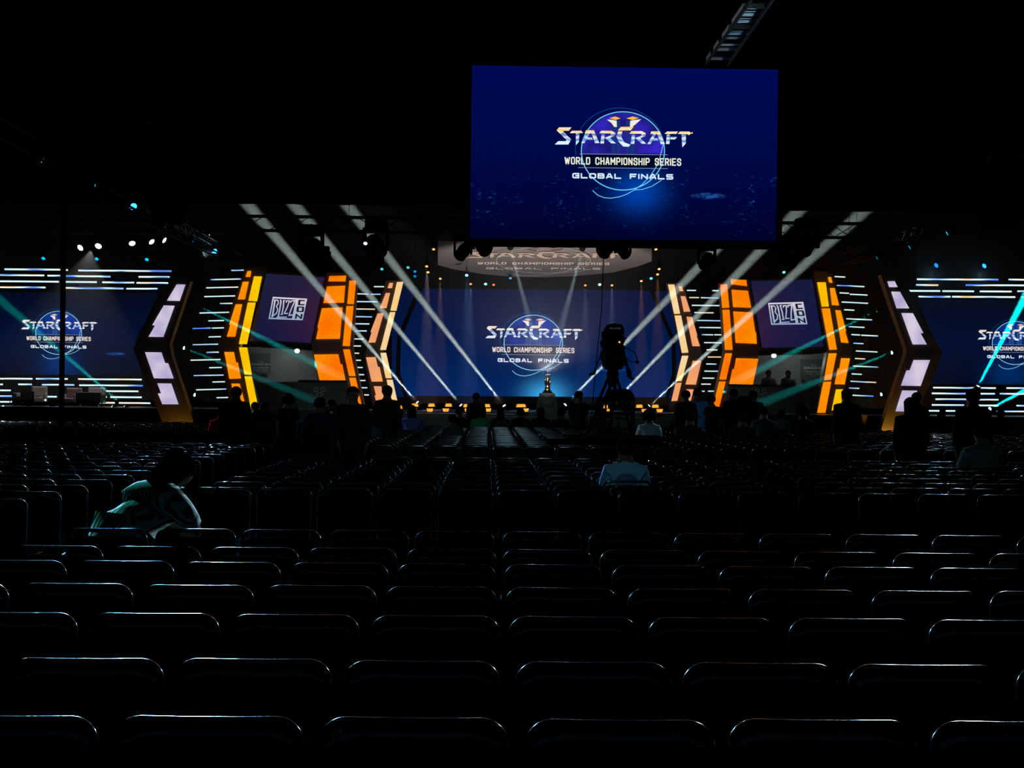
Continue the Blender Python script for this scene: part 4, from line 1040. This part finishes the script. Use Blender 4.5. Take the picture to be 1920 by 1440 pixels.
for y, x, lab in near:
    o = proto if first else copy_tree(proto)
    first = False
    o.location = (x+random.uniform(-.006, .006), y+random.uniform(-.012, .012), 0); o.rotation_euler.z = random.uniform(-.012, .012)
    tag(o, lab, 'chair', 'rows of conference chairs')
# all further chairs as one mass
mb = MB()
W2 = .235
for y, x, lab in far:
    mb.cur = 0
    mb.tube([(x-W2, y-.1, .01), (x-W2, y, .6)]+[(x-W2+.06-.06*math.cos(a), y, .79+.06*math.sin(a)) for a in (0, .39, .79, 1.18, 1.57)]+[(x+W2-.06+.06*math.sin(a), y, .79+.06*math.cos(a)) for a in (0, .39, .79, 1.18, 1.57)]+[(x+W2, y, .6), (x+W2, y-.1, .01)], .0125, 6)
    for s in (-1, 1): mb.tube([(x+s*W2, y, .42), (x+s*W2, y+.44, .42), (x+s*W2, y+.46, .01)], .0125, 4)
    mb.cur = 1
    mb.box((x, y+.02, .66), (.45, .04, .33)); mb.box((x, y+.26, .45), (.45, .44, .065))
tag(mb.build('distant_chairs', [M_CHROME, M_FABRIC], smooth=True), 'rows upon rows of dark chairs with glinting frames below the stage', 'chairs', kind='stuff')

# ------------------------------------------------------------ camera riser and broadcast camera
ZR = .95
rz = empty('camera_riser', ((RX0+RX1)/2, (RY0+RY1)/2, 0), 'black camera platform standing among the far seats', 'platform')
mb = MB(); mb.box(((RX0+RX1)/2, (RY0+RY1)/2, ZR-.06), (RX1-RX0, RY1-RY0, .12)); mb.build('platform_deck', pbr('riser_black', (.0015, .0015, .0015), .95), rz)
mb = MB(); mb.box(((RX0+RX1)/2, RY0+.05, (ZR-.12)/2), (RX1-RX0-.1, .04, ZR-.13)); mb.build('skirt', M_MATTE, rz)
for sx in (RX0+.08, RX1-.08):
    for sy in (RY0+.12, RY1-.12):
        mb = MB(); mb.tube([(sx, sy, 0), (sx, sy, ZR-.13)], .03, 8); mb.build('leg', M_ALU, rz)
Yk = 26.9
head = P(1149, 690, Yk)
tp = empty('camera_tripod', (head.x, Yk, ZR), 'tall black camera tripod carrying the broadcast camera', 'tripod')
mb = MB(); mb.lathe([(.10, 0), (.12, .04), (.10, .12), (.13, .16)], head-Vector((0, 0, .17)), 14); mb.build('tripod_head', M_BLACK, tp)
for fx, fy, sp in ((1098, -.25, 1), (1184, -.35, 1), (1152, .8, 1)):
    foot = Vector((P(fx, 790, Yk).x, Yk+fy, ZR+.02))
    if fx == 1098: foot.x = max(foot.x, RX0+.05)
    top = head-Vector((0, 0, .12)); off = Vector((.035, 0, 0))
    mb = MB(); midp = top.lerp(foot, .55)
    mb.tube([top-off*1.6, midp-off*1.2], .030, 8); mb.tube([top+off*1.6, midp+off*1.2], .030, 8); mb.tube([midp-(foot-top)*.06, foot], .036, 8); mb.ball(foot+Vector((0, 0, .01)), .035)
    mb.build('leg', M_BLACK, tp)
cen = Vector((head.x, Yk+.1, ZR+.35)); mb = MB()
for fx, fy in ((1098, -.25), (1184, -.35), (1152, .8)):
    foot = Vector((max(P(fx, 790, Yk).x, RX0+.05), Yk+fy, ZR+.02)); mb.tube([cen, head.lerp(foot, .75)], .02, 6)
mb.build('spreader', M_BLACK, tp)
for s, (ex, ey) in ((-1, (1113, 700)), (1, (1180, 707))):
    mb = MB(); e = P(ex, ey, Yk-.55); mb.tube([head+Vector((s*.1, -.05, .02)), head+Vector((s*.2, -.25, .02)).lerp(e, .3), e], .014, 8)
    mb.tube([e, e+(e-head).normalized()*.13], .028, 8); mb.build('pan_handle', M_BLACK, tp)
bc = empty('broadcast_camera', head, 'large black broadcast camera in a hood, seen from behind', 'camera')
c = P(1150, 655, Yk)
mb = MB(); w1 = .42
mb.box(P(1150, 668, Yk)+Vector((0, 0, 0)), (.36, .75, .40)); mb.build('camera_body', M_BLACK, bc, bevel=.02)
mb = MB(); mb.box(P(1150, 688, Yk), (.30, .6, .10)); mb.build('mounting_plate', M_BLACK, bc, bevel=.01)
hp = [(1136, 616), (1141, 608), (1152, 606), (1166, 608), (1171, 617), (1170, 634), (1173, 638), (1166, 652), (1131, 650), (1129, 640), (1135, 630)]
mb = MB(); slab_px(mb, hp, Yk-.3, .55); mb.build('viewfinder_hood', M_MATTE, bc, bevel=.012)
mb = MB(); mb.lathe([(.16, 0), (.17, .3), (.19, .45), (.18, .5)], P(1150, 665, Yk)+Vector((0, .35, 0)), 18, (0, 1, 0)); mb.build('lens_barrel', M_BLACK, bc)
mb = MB(); fl = lambda u, v: P(u, v, Yk-.31)
text(mb, 'ECLIPSE', 1143, 1163.5, 614, 617.2, .75, fl); mb.build('hood_lettering', pbr('hood_letters', (.8, .85, .85), .4), bc)
bc.children[-1]['label'] = 'small white lettering on the hood'
mb = MB(); mb.ball(P(1161.5, 641.5, Yk-.32), .016); mb.build('tally_light', emit('tally_red', (1, .25, .1), 3.0), bc)
mb = MB(); mb.box(P(1170, 635, Yk-.3), (.09, .08, .03)); mb.box(P(1131, 628, Yk-.1), (.05, .2, .12)); mb.build('side_bracket', M_BLACK, bc)
mb = MB(); mb.tube([P(1166, 652, Yk-.2), P(1178, 653, Yk-.3), P(1190, 661, Yk-.3), P(1195, 672, Yk-.3), P(1191, 679, Yk-.3), P(1181, 678, Yk-.3), P(1174, 670, Yk-.3)], .010, 6); mb.ball(P(1195, 679, Yk-.3), .035); mb.build('camera_cable', M_BLACK, bc)
mb = MB(); mb.tube([P(1170, 662, Yk-.3), P(1174, 680, Yk-.3), P(1178, 695, Yk-.3)], [.02, .03, .025], 8); mb.tube([P(1178, 692, Yk-.3), P(1181, 707, Yk-.3)], .045, 8); mb.build('zoom_control', M_BLACK, bc)
# operator's seat
os_ = empty('operator_chair', (P(1163, 760, 26.0).x, 26.0, ZR), 'black operator chair with a rounded back on the camera platform', 'chair')
mb = MB(); bp_ = [(1135, 748), (1137, 738), (1143, 731), (1155, 729), (1172, 729), (1183, 732), (1189, 740), (1191, 750), (1190, 752), (1134, 752)]
slab_px(mb, bp_, 25.85, .06); mb.build('backrest', M_FABRIC, os_, bevel=.01)
for x in (1136, 1189):
    q0 = P(x, 750, 25.88); mb = MB(); mb.tube([q0, (q0.x, 25.88, ZR+.02)], .018, 8); q1 = Vector((q0.x, 26.3, ZR+.02)); mb.tube([(q0.x, 25.88, ZR+.42), (q0.x, 26.3, ZR+.42), q1], .018, 8); mb.build('leg', M_BLACK, os_)
q0, q1 = P(1136, 750, 25.9), P(1189, 750, 25.9)
mb = MB(); mb.box(((q0.x+q1.x)/2, 26.1, ZR+.44), (q1.x-q0.x-.02, .42, .06)); mb.build('seat', M_FABRIC, os_, bevel=.015)

# ------------------------------------------------------------ people
def skin_mesh(name, verts, edges, levels=1, root=0):
    """verts: (co, (rx, ry))"""
    me = bpy.data.meshes.new(name+'_raw'); me.from_pydata([v[0] for v in verts], edges, []); me.update()
    ob = bpy.data.objects.new(name+'_raw', me); COL.objects.link(ob)
    sk = ob.modifiers.new('s', 'SKIN'); sk.use_smooth_shade = True
    if not me.skin_vertices:
        bm = bmesh.new(); bm.from_mesh(me); bm.verts.layers.skin.verify(); bm.to_mesh(me); bm.free()
    d = me.skin_vertices[0].data
    for i, v in enumerate(verts):
        d[i].radius = v[1]; d[i].use_root = (i == root)
    ss = ob.modifiers.new('b', 'SUBSURF'); ss.levels = levels; ss.render_levels = levels
    dg = bpy.context.evaluated_depsgraph_get(); dg.update()
    res = bpy.data.meshes.new_from_object(ob.evaluated_get(dg)); res.name = name
    bpy.data.objects.remove(ob); bpy.data.meshes.remove(me)
    res.polygons.foreach_set('use_smooth', [True]*len(res.polygons))
    res.materials.clear()
    return res
POSES = {}
def pose(kind):
    if kind in POSES: return POSES[kind]
    V = []; E = []
    def v(co, r, link=None):
        V.append((tuple(co), (r if isinstance(r, tuple) else (r, r)))); i = len(V)-1
        if link is not None: E.append((link, i))
        return i
    lean = 0
    if kind == 'stand': pz, seat = .95, False
    else: pz, seat = .57, True
    if kind == 'bend': pz, seat = .95, False; lean = .9
    if kind == 'lean': lean = .75
    def t(x, y, z):   # torso point with forward lean about the pelvis
        c, s = math.cos(lean), math.sin(lean)
        return (x, y*c+z*s, pz+z*c-y*s)
    pel = v(t(0, 0, 0), (.15, .115))
    wa = v(t(0, 0, .14), (.13, .10), pel); ch = v(t(0, 0, .32), (.155, .11), wa); nb = v(t(0, -.005, .465), (.092, .07), ch)
    hl = .35 if lean else 0
    nk = v(t(0, .01, .535), .062, nb); h1 = v(t(0, .025, .59), (.075, .085), nk); h2 = v(t(0, .02, .665), (.088, .105), h1); h3 = v(t(0, .012, .735), (.062, .075), h2)
    # face: nose and chin, ears
    v(t(0, .125, .63), .014, h2)
    for s in (-1, 1): v(t(s*.09, .01, .64), (.012, .02), h2)
    arms = {}
    for s in (-1, 1):
        sh = v(t(s*.165, 0, .415), .062, nb)
        if kind == 'stand': el, wr, pm = (s*.215, -.03, 1.12), (s*.205, .05, .89), (s*.20, .07, .82)
        elif kind == 'seat': el, wr, pm = (s*.23, .08, .77), (s*.13, .30, .69), (s*.10, .36, .67)
        elif kind == 'lean': el, wr, pm = (s*.22, .34, .80), (s*.14, .48, .70), (s*.10, .53, .67)
        else: el, wr, pm = (s*.22, .50, 1.02), (s*.18, .60, .80), (s*.17, .62, .74)
        e = v(el, .042, sh); w_ = v(wr, (.026, .03), e); p_ = v(pm, (.022, .036), w_)
        arms[s] = (sh, e, w_)
        dirv = (Vector(pm)-Vector(wr)).normalized(); side = dirv.cross(Vector((1, 0, 0))).normalized() if abs(dirv.x) < .9 else Vector((0, 1, 0))
        for k, (o, L) in enumerate(((-.027, .07), (-.009, .082), (.009, .076), (.027, .06))):
            a = v(Vector(pm)+side*o+dirv*.03, .0095, p_)
            b = v(Vector(pm)+side*o+dirv*(.03+L*.55)+Vector((-s*.006, 0, 0)), .0085, a); v(Vector(pm)+side*o+dirv*(.03+L)+Vector((-s*.022, 0, 0)), .0075, b)
        a = v(Vector(wr).lerp(Vector(pm), .6)+side*(-.042)+Vector((-s*.012, 0, 0)), .0105, p_); v(Vector(pm)+side*(-.05)+dirv*.02+Vector((-s*.022, 0, 0)), .009, a)
    legs = {}
    for s in (-1, 1):
        if seat:
            hp_, kn, an, to = (s*.09, .04, pz-.02), (s*.11, .44, .52), (s*.11, .42, .10), (s*.12, .57, .045)
        else:
            hp_, kn, an, to = (s*.085, 0, pz-.09), (s*.10, .02, .50), (s*.10, -.01, .09), (s*.115, .14, .04)
        a = v(hp_, .088, pel); b = v(kn, .058, a); c_2 = v(an, .038, b); v((an[0], an[1]-.04, .045), .035, c_2); v(to, (.042, .03), c_2)
        legs[s] = (a, b, c_2)
    body = skin_mesh('body', V, E)
    # shirt over torso and upper arms; trousers over hips and legs
    def sub(idx_edges, grow, extra=()):
        ids = []; 
        for a, b in idx_edges:
            for q in (a, b):
                if q not in ids: ids.append(q)
        mp = {q: i for i, q in enumerate(ids)}
        vs_o = [(V[q][0], (V[q][1][0]+grow+(.045 if q == nb else (.012 if q == ch else 0)), V[q][1][1]+grow+(.05 if q == nb else (.02 if q == ch else 0)))) for q in ids]; es_o = [(mp[a], mp[b]) for a, b in idx_edges]
        for src, co, r in extra:
            vs_o.append((co, r)); es_o.append((mp[src], len(vs_o)-1))
        return vs_o, es_o
    ext = [(nb, t(0, .002, .505), (.085, .078)), (pel, t(0, 0, -.07), (.168, .135))]
    se = [(pel, wa), (wa, ch), (ch, nb)]
    for s in (-1, 1): se += [(nb, arms[s][0]), (arms[s][0], arms[s][1])]
    vv, ee = sub(se, .028, ext); shirt = skin_mesh('shirt', vv, ee)
    vv[0] = vv[0]
    se2 = list(se)
    for s in (-1, 1): se2 += [(arms[s][1], arms[s][2])]
    vv, ee = sub(se2, .038, ext); jacket = skin_mesh('jacket', vv, ee)
    te = []
    for s in (-1, 1): te += [(pel, legs[s][0]), (legs[s][0], legs[s][1]), (legs[s][1], legs[s][2])]
    vv, ee = sub(te, .026); trousers = skin_mesh('trousers', vv, ee)
    # hair shapes
    hc = Vector(t(0, .005, .655)); up = (Vector(t(0, 0, 1))-Vector(t(0, 0, 0))).normalized(); fw = (Vector(t(0, 1, 0))-Vector(t(0, 0, 0))).normalized()
    hairs = {}
    for st_ in ('short', 'long', 'bushy', 'cap'):
        mb = MB(); n, m_ = 14, 8
        sc_ = {'short': 1.0, 'long': 1.06, 'bushy': 1.5, 'cap': 1.06}[st_]
        rings = []
        for i in range(m_+1):
            a = PI/2*(1-i/m_*(1.35 if st_ != 'long' else 1.0))
            ring = []
            for k in range(n):
                th = 2*PI*k/n
                x, yb = math.cos(th), math.sin(th)
                aa = a
                if yb > .2 and a < .35: aa = .35+(a-.35)*.1   # hairline at the brow
                rr = math.cos(aa)
                z = math.sin(aa)
                if st_ == 'long' and i >= m_-1 and yb < .4: z -= .75*(i-(m_-2)); rr = .95
                ring.append(hc+Vector((1, 0, 0))*x*rr*.100*sc_+fw*yb*rr*.120*sc_+up*z*.105*sc_)
            rings.append(ring)
        vs2 = [p for rg in rings for p in rg]; fs = []
        for i in range(m_):
            for k in range(n): fs.append((i*n+k, i*n+(k+1) % n, (i+1)*n+(k+1) % n, (i+1)*n+k))
        fs.append(tuple(m_*n+k for k in range(n)))
        mb.add(vs2, fs)
        if st_ == 'cap':
            mb.slab([hc+fw*.09+up*.02+Vector((-.07, 0, 0)), hc+fw*.18+up*.01+Vector((-.05, 0, 0)), hc+fw*.18+up*.01+Vector((.05, 0, 0)), hc+fw*.09+up*.02+Vector((.07, 0, 0))],
                    [hc+fw*.09+up*.03+Vector((-.07, 0, 0)), hc+fw*.18+up*.02+Vector((-.05, 0, 0)), hc+fw*.18+up*.02+Vector((.05, 0, 0)), hc+fw*.09+up*.03+Vector((.07, 0, 0))])
        o = mb.build('hair', M_HAIR, smooth=True); hairs[st_] = o.data; bpy.data.objects.remove(o)
    face = []
    for s in (-1, 1):
        mb = MB(); mb.ball(Vector(t(s*.032, .098, .655)), .013, 8, 6); o = mb.build('eye', M_EYE); face.append(('eye', o.data)); bpy.data.objects.remove(o)
    mb = MB(); mb.box(Vector(t(0, .112, .59)), (.045, .012, .010)); o = mb.build('mouth', pbr('lips', (.18, .07, .06), .5)); face.append(('mouth', o.data)); bpy.data.objects.remove(o)
    POSES[kind] = dict(body=body, shirt=shirt, jacket=jacket, trousers=trousers, hair=hairs, face=face, top=max(p.co.z for p in hairs['short'].vertices))
    return POSES[kind]
def person(loc, kind, rot, scale, shirt, label, hair='short', jacket=False, group=None, trous=(.012, .014, .02), haircol=None):
    ps = pose(kind)
    root = empty('person', loc, label, 'person', group)
    root.rotation_euler.z = rot; root.scale = (scale, scale, scale)
    def part(name, me, mat):
        o = bpy.data.objects.new(name, me); COL.objects.link(o); o.parent = root
        if len(me.materials) == 0: me.materials.append(mat)
        if mat:
            o.material_slots[0].link = 'OBJECT'; o.material_slots[0].material = mat
        return o
    bd = part('body', ps['body'], M_SKIN)
    sm = shirt if not isinstance(shirt, tuple) else pbr('cloth_%d_%d_%d' % tuple(int(c*255) for c in shirt), shirt, .85)
    part('jacket' if jacket else 'shirt', ps['jacket' if jacket else 'shirt'], sm)
    part('trousers', ps['trousers'], pbr('trousers_%d' % int(trous[0]*999), trous, .9))
    part('hair' if hair != 'cap' else 'cap', ps['hair'][hair], haircol or M_HAIR)
    for nm_, me_ in ps['face']:
        o = bpy.data.objects.new(nm_, me_); COL.objects.link(o); o.parent = root
    return root

DK = (.010, .011, .013); NV = (.012, .02, .04); GY = (.05, .055, .06)
def stand(px, py, Y, rot, shirt, label, kind='stand', snap=True, **k):
    if snap and Y > 23.4:
        ri = round((Y-.62-rowsC[0])/.83); Y = rowsC[0]+.83*ri+.64
    q = P(px, py, Y); ps = pose(kind)
    s = q.z/ps['top']; s = min(1.12, max(.62, s))
    return person((q.x, Y, 0), kind, rot, s, shirt, label, **k)
def sit(px, py, shirt, label, kind='seat', rot=0, Y=None, **k):
    hz_ = P(px, py, 10); slope = (CAM.z-hz_.z)/10
    ps = pose(kind)
    if Y is None:
        Y = (CAM.z-1.30)/max(slope, .0098)
        Y = min(Y, 38.2)
    rows = rowsC if Y > 23 else (rowsB if Y > 12 else rowsA)
    y0 = min(rows, key=lambda a: abs(a+.22-Y))
    X = P(px, py, y0+.2).x
    if X > X0: X = X0+.53*(round((X-X0)/.53-.5)+.5)
    q = P(px, py, y0+.2); s = min(1.15, max(.88, q.z/ps['top']))
    return person((X, y0+.21, -.02 if s >= 1 else 0), kind, rot, s, shirt, label, **k)
stand(443, 724, 27, .2, DK, 'person in dark clothes standing before the left orange fin', jacket=True)
stand(600, 744, 22.3, .1, NV, 'person in a navy jacket standing in the aisle seen from behind', jacket=True, snap=False)
stand(662, 724, 22.6, PI+.15, DK, 'person in a dark open collared jacket standing and facing the seats', jacket=True, snap=False)
stand(726, 722, 28.5, -.2, DK, 'person in a dark jacket standing before the cream fin', jacket=True)
stand(893, 736, 38.5, .1, DK, 'person in black standing at the front below the left beams')
stand(1085, 733, 36, -.5, DK, 'person wearing a cap standing right of the trophy', hair='cap')
stand(1286, 731, 33, .3, DK, 'person in black standing left of the one in the blue shirt', jacket=True)
stand(1308, 726, 33.9, 0, (.08, .28, .75), 'person in a bright blue shirt standing before the right racks')
stand(1334, 740, 34, .2, DK, 'person in black standing right of the one in the blue shirt')
stand(1376, 727, 35.5, .1, DK, 'tall person with thick hair standing before the right booth counter', jacket=True)
stand(1391, 741, 37.2, 0, (.1, .22, .26), 'person in a teal grey shirt standing among the group at the right booth')
stand(1402, 742, 36.2, -.3, DK, 'shorter dark person between two others at the right booth')
stand(1412, 732, 35.5, -.4, DK, 'dark person standing at the right end of the booth group', jacket=True)
stand(1588, 728, 28, .2, DK, 'person in black standing before the right yellow fin', jacket=True)
stand(1708, 745, 21.8, .1, DK, 'person with long hair standing before the right lilac fin', hair='long', jacket=True, snap=False)
stand(1719, 735, 30, .1, DK, 'person in black half hidden behind the long haired person')
stand(1825, 728, 21.6, .05, DK, 'tall dark person standing before the bright cyan beam', jacket=True, snap=False)
stand(540, 741, 31, .1, DK, 'person with a big bushy head of hair near the left booth', hair='bushy')
stand(576, 749, 32, -1.3, NV, 'person in navy bending forward near the left booth', kind='bend')
sit(415, 760, (.85, .03, .06), 'person in a bright red shirt seated in front of the left booth', Y=31)
sit(478, 752, DK, 'dark person seated under the left booth, nearer the yellow fin')
sit(496, 751, DK, 'dark person seated under the left booth beside another')
sit(625, 755, DK, 'dark person seated behind the standing pair', hair='cap')
sit(712, 772, (.05, .09, .14), 'broad shouldered person in a blue grey shirt seated before the cream fin', Y=28)
sit(757, 766, DK, 'dark haired person seated left of the long haired one')
sit(787, 758, (.10, .14, .40), 'long haired person in a blue patterned top seated low', hair='long', Y=34)
sit(828, 776, GY, 'small person seated alone left of the centre')
sit(873, 762, DK, 'dark person seated in front of the amber footlights', Y=36)
sit(901, 764, (.06, .38, .16), 'person in a green shirt seated near the centre')
sit(925, 763, (.03, .05, .06), 'dark person seated right of the green shirt')
sit(940, 765, DK, 'long haired dark person seated near the centre', hair='long')
sit(964, 763, DK, 'dark person seated left of the trophy')
sit(981, 768, DK, 'dark person seated nearer the camera left of the trophy')
sit(996, 762, DK, 'dark person seated just before the pedestal')
sit(1010, 768, DK, 'dark long haired person seated before the pedestal', hair='long')
sit(1031, 763, (.02, .05, .055), 'person in a dark teal top seated before the pedestal')
sit(1060, 765, DK, 'dark person seated right of the pedestal', hair='cap')
sit(1118, 766, GY, 'person in a grey top seated by the camera tripod')
sit(1215, 769, (.22, .34, .40), 'person in a pale blue shirt seated right of the camera platform', hair='bushy', Y=31.2)
sit(1268, 762, (.02, .03, .03), 'dark person seated before the right cream fin')
sit(1296, 770, DK, 'broad dark person seated in front of the blue shirt', Y=29)
sit(1349, 762, GY, 'person seated at the foot of the right orange fin')
sit(1375, 772, DK, 'broad dark person seated in front of the booth group', Y=29)
sit(1440, 757, (.02, .04, .045), 'person with short hair seated before the right counter', Y=32)
sit(1449, 766, (.1, .16, .18), 'person half hidden behind the short haired one at the counter')
sit(1460, 770, DK, 'small dark person seated right of the short haired one')
sit(1492, 751, DK, 'large hooded figure seated before the right booth', hair='bushy', Y=33)
sit(1512, 760, DK, 'dark person seated before the right yellow fin')
sit(1768, 769, DK, 'dark person seated under the right video wall')
sit(1882, 766, DK, 'dark person seated near the right picture edge')
def tee_print():
    mt = pbr('printed_tee', (.14, .30, .50), .86); nt = mt.node_tree; b = nt.nodes['Principled BSDF']
    tc = nt.nodes.new('ShaderNodeTexCoord'); mp = nt.nodes.new('ShaderNodeMapping'); mp.inputs['Location'].default_value = (0, 0, -.87); mp.inputs['Scale'].default_value = (1, 0, 1.25)
    mp.vector_type = 'POINT'; ln = nt.nodes.new('ShaderNodeVectorMath'); ln.operation = 'LENGTH'
    crp = nt.nodes.new('ShaderNodeValToRGB'); crp.color_ramp.interpolation = 'CONSTANT'; e = crp.color_ramp.elements
    e[0].position = 0; e[0].color = (.45, .45, .5, 1); e[1].position = .075; e[1].color = (.25, .25, .3, 1)
    x = e.new(.085); x.color = (.45, .45, .5, 1); x = e.new(.115); x.color = (1, 1, 1, 1)
    mx = nt.nodes.new('ShaderNodeMix'); mx.data_type = 'RGBA'; mx.blend_type = 'MULTIPLY'; mx.inputs[0].default_value = 1; mx.inputs[6].default_value = (.14, .30, .50, 1)
    mp.inputs['Location'].default_value = (0, 0, -.87*1.25)
    nt.links.new(tc.outputs['Object'], mp.inputs[0]); nt.links.new(mp.outputs[0], ln.inputs[0]); nt.links.new(ln.outputs['Value'], crp.inputs[0])
    nt.links.new(crp.outputs[0], mx.inputs[7]); nt.links.new(mx.outputs[2], b.inputs['Base Color'])
    return mt
sit(1147, 820, tee_print(), 'person in a blue tee shirt seated alone among the empty middle rows', Y=14.6)
sit(1845, 790, (.07, .13, .13), 'person in a grey green top seated at the right of the middle rows', Y=18)
# person in the striped top at the left
def stripes():
    mt = bpy.data.materials.new('striped_top'); mt.use_nodes = True
    nt = mt.node_tree; b = nt.nodes['Principled BSDF']; b.inputs['Roughness'].default_value = .8
    tc = nt.nodes.new('ShaderNodeTexCoord'); wv = nt.nodes.new('ShaderNodeTexWave'); wv.inputs['Scale'].default_value = 8.0; wv.inputs['Distortion'].default_value = 6.0; wv.inputs['Detail'].default_value = 2
    crp = nt.nodes.new('ShaderNodeValToRGB'); e = crp.color_ramp.elements
    e[0].position = .42; e[0].color = (.01, .015, .015, 1); e[1].position = .60; e[1].color = (.42, .62, .55, 1)
    nt.links.new(tc.outputs['Object'], wv.inputs['Vector']); nt.links.new(wv.outputs['Fac'], crp.inputs[0]); nt.links.new(crp.outputs[0], b.inputs['Base Color'])
    return mt
q = P(222, 950, 9.7)
person((q.x, 9.55, 0), 'lean', -.75, 1.12, stripes(), 'person in a striped teal top leaning forward in the left aisle', hair='long', jacket=True)
qs = empty('folding_stool', (q.x, 9.55, 0), 'low dark stool under the leaning person in the left aisle', 'stool')
mb = MB(); mb.box((q.x, 9.55, .42), (.38, .36, .05)); mb.build('seat', M_FABRIC, qs)
for sx in (-1, 1):
    for sy in (-1, 1):
        mb = MB(); mb.tube([(q.x+sx*.16, 9.55+sy*.15, .40), (q.x+sx*.18, 9.55+sy*.17, 0.0)], .012, 6); mb.build('leg', M_BLACK, qs)
# players in the right booth
for i, (px, lab) in enumerate(((1441, 'player with headset seated behind the right booth counter, left one'), (1478, 'player in black seated behind the right booth counter, right one'))):
    q = P(px, 694, 49.0); person((q.x, 49.0, q.z-1.33), 'seat', PI, 1.0, (.05, .06, .06), lab)
# added teal spot, without a fixture, that lights the leaning person
spot('teal_fill', (XL+.2, 19.5, 5.4), (-2.4, 9.6, .9), (.1, 1, .85), 1500, 8, blend=.8)
# added spots without fixtures, aimed at the seats for chair frame glints
spot('glint_spot', (8.5, 40.5, 5.6), (3.0, 13, .8), (.65, .9, 1), 30000, 50, rad=.09)
spot('glint_spot', (-8.0, 40.5, 5.6), (.4, 9, .8), (.6, .88, 1), 24000, 34, rad=.09)
spot('glint_spot', (1.0, 40.2, 6.2), (1.0, 15, .8), (1, .7, .55), 2500, 60, rad=.12)

# dim rear house light, then two narrow fills added for seated people
spot('house_fill', (0, -5, 10.2), (1, 38, 1.0), (.55, .95, 1), 2400, 20, rad=.2)
spot('house_fill', (-1, -4, 10.2), (1.6, 15, 1.0), (.55, .95, 1), 1100, 5, rad=.2)
spot('house_fill', (-1, -4, 10.2), (6.2, 18.3, 1.0), (.55, .95, 1), 500, 5, rad=.2)
# more added spots, raising glints on the far left and far centre rows
spot('glint_spot', (-15.0, 40.2, 5.6), (-9, 33, .8), (.8, .9, 1), 5000, 80, rad=.09)
spot('glint_spot', (13.0, 40.2, 5.6), (7, 24, .8), (.9, .95, 1), 10000, 60, rad=.09)
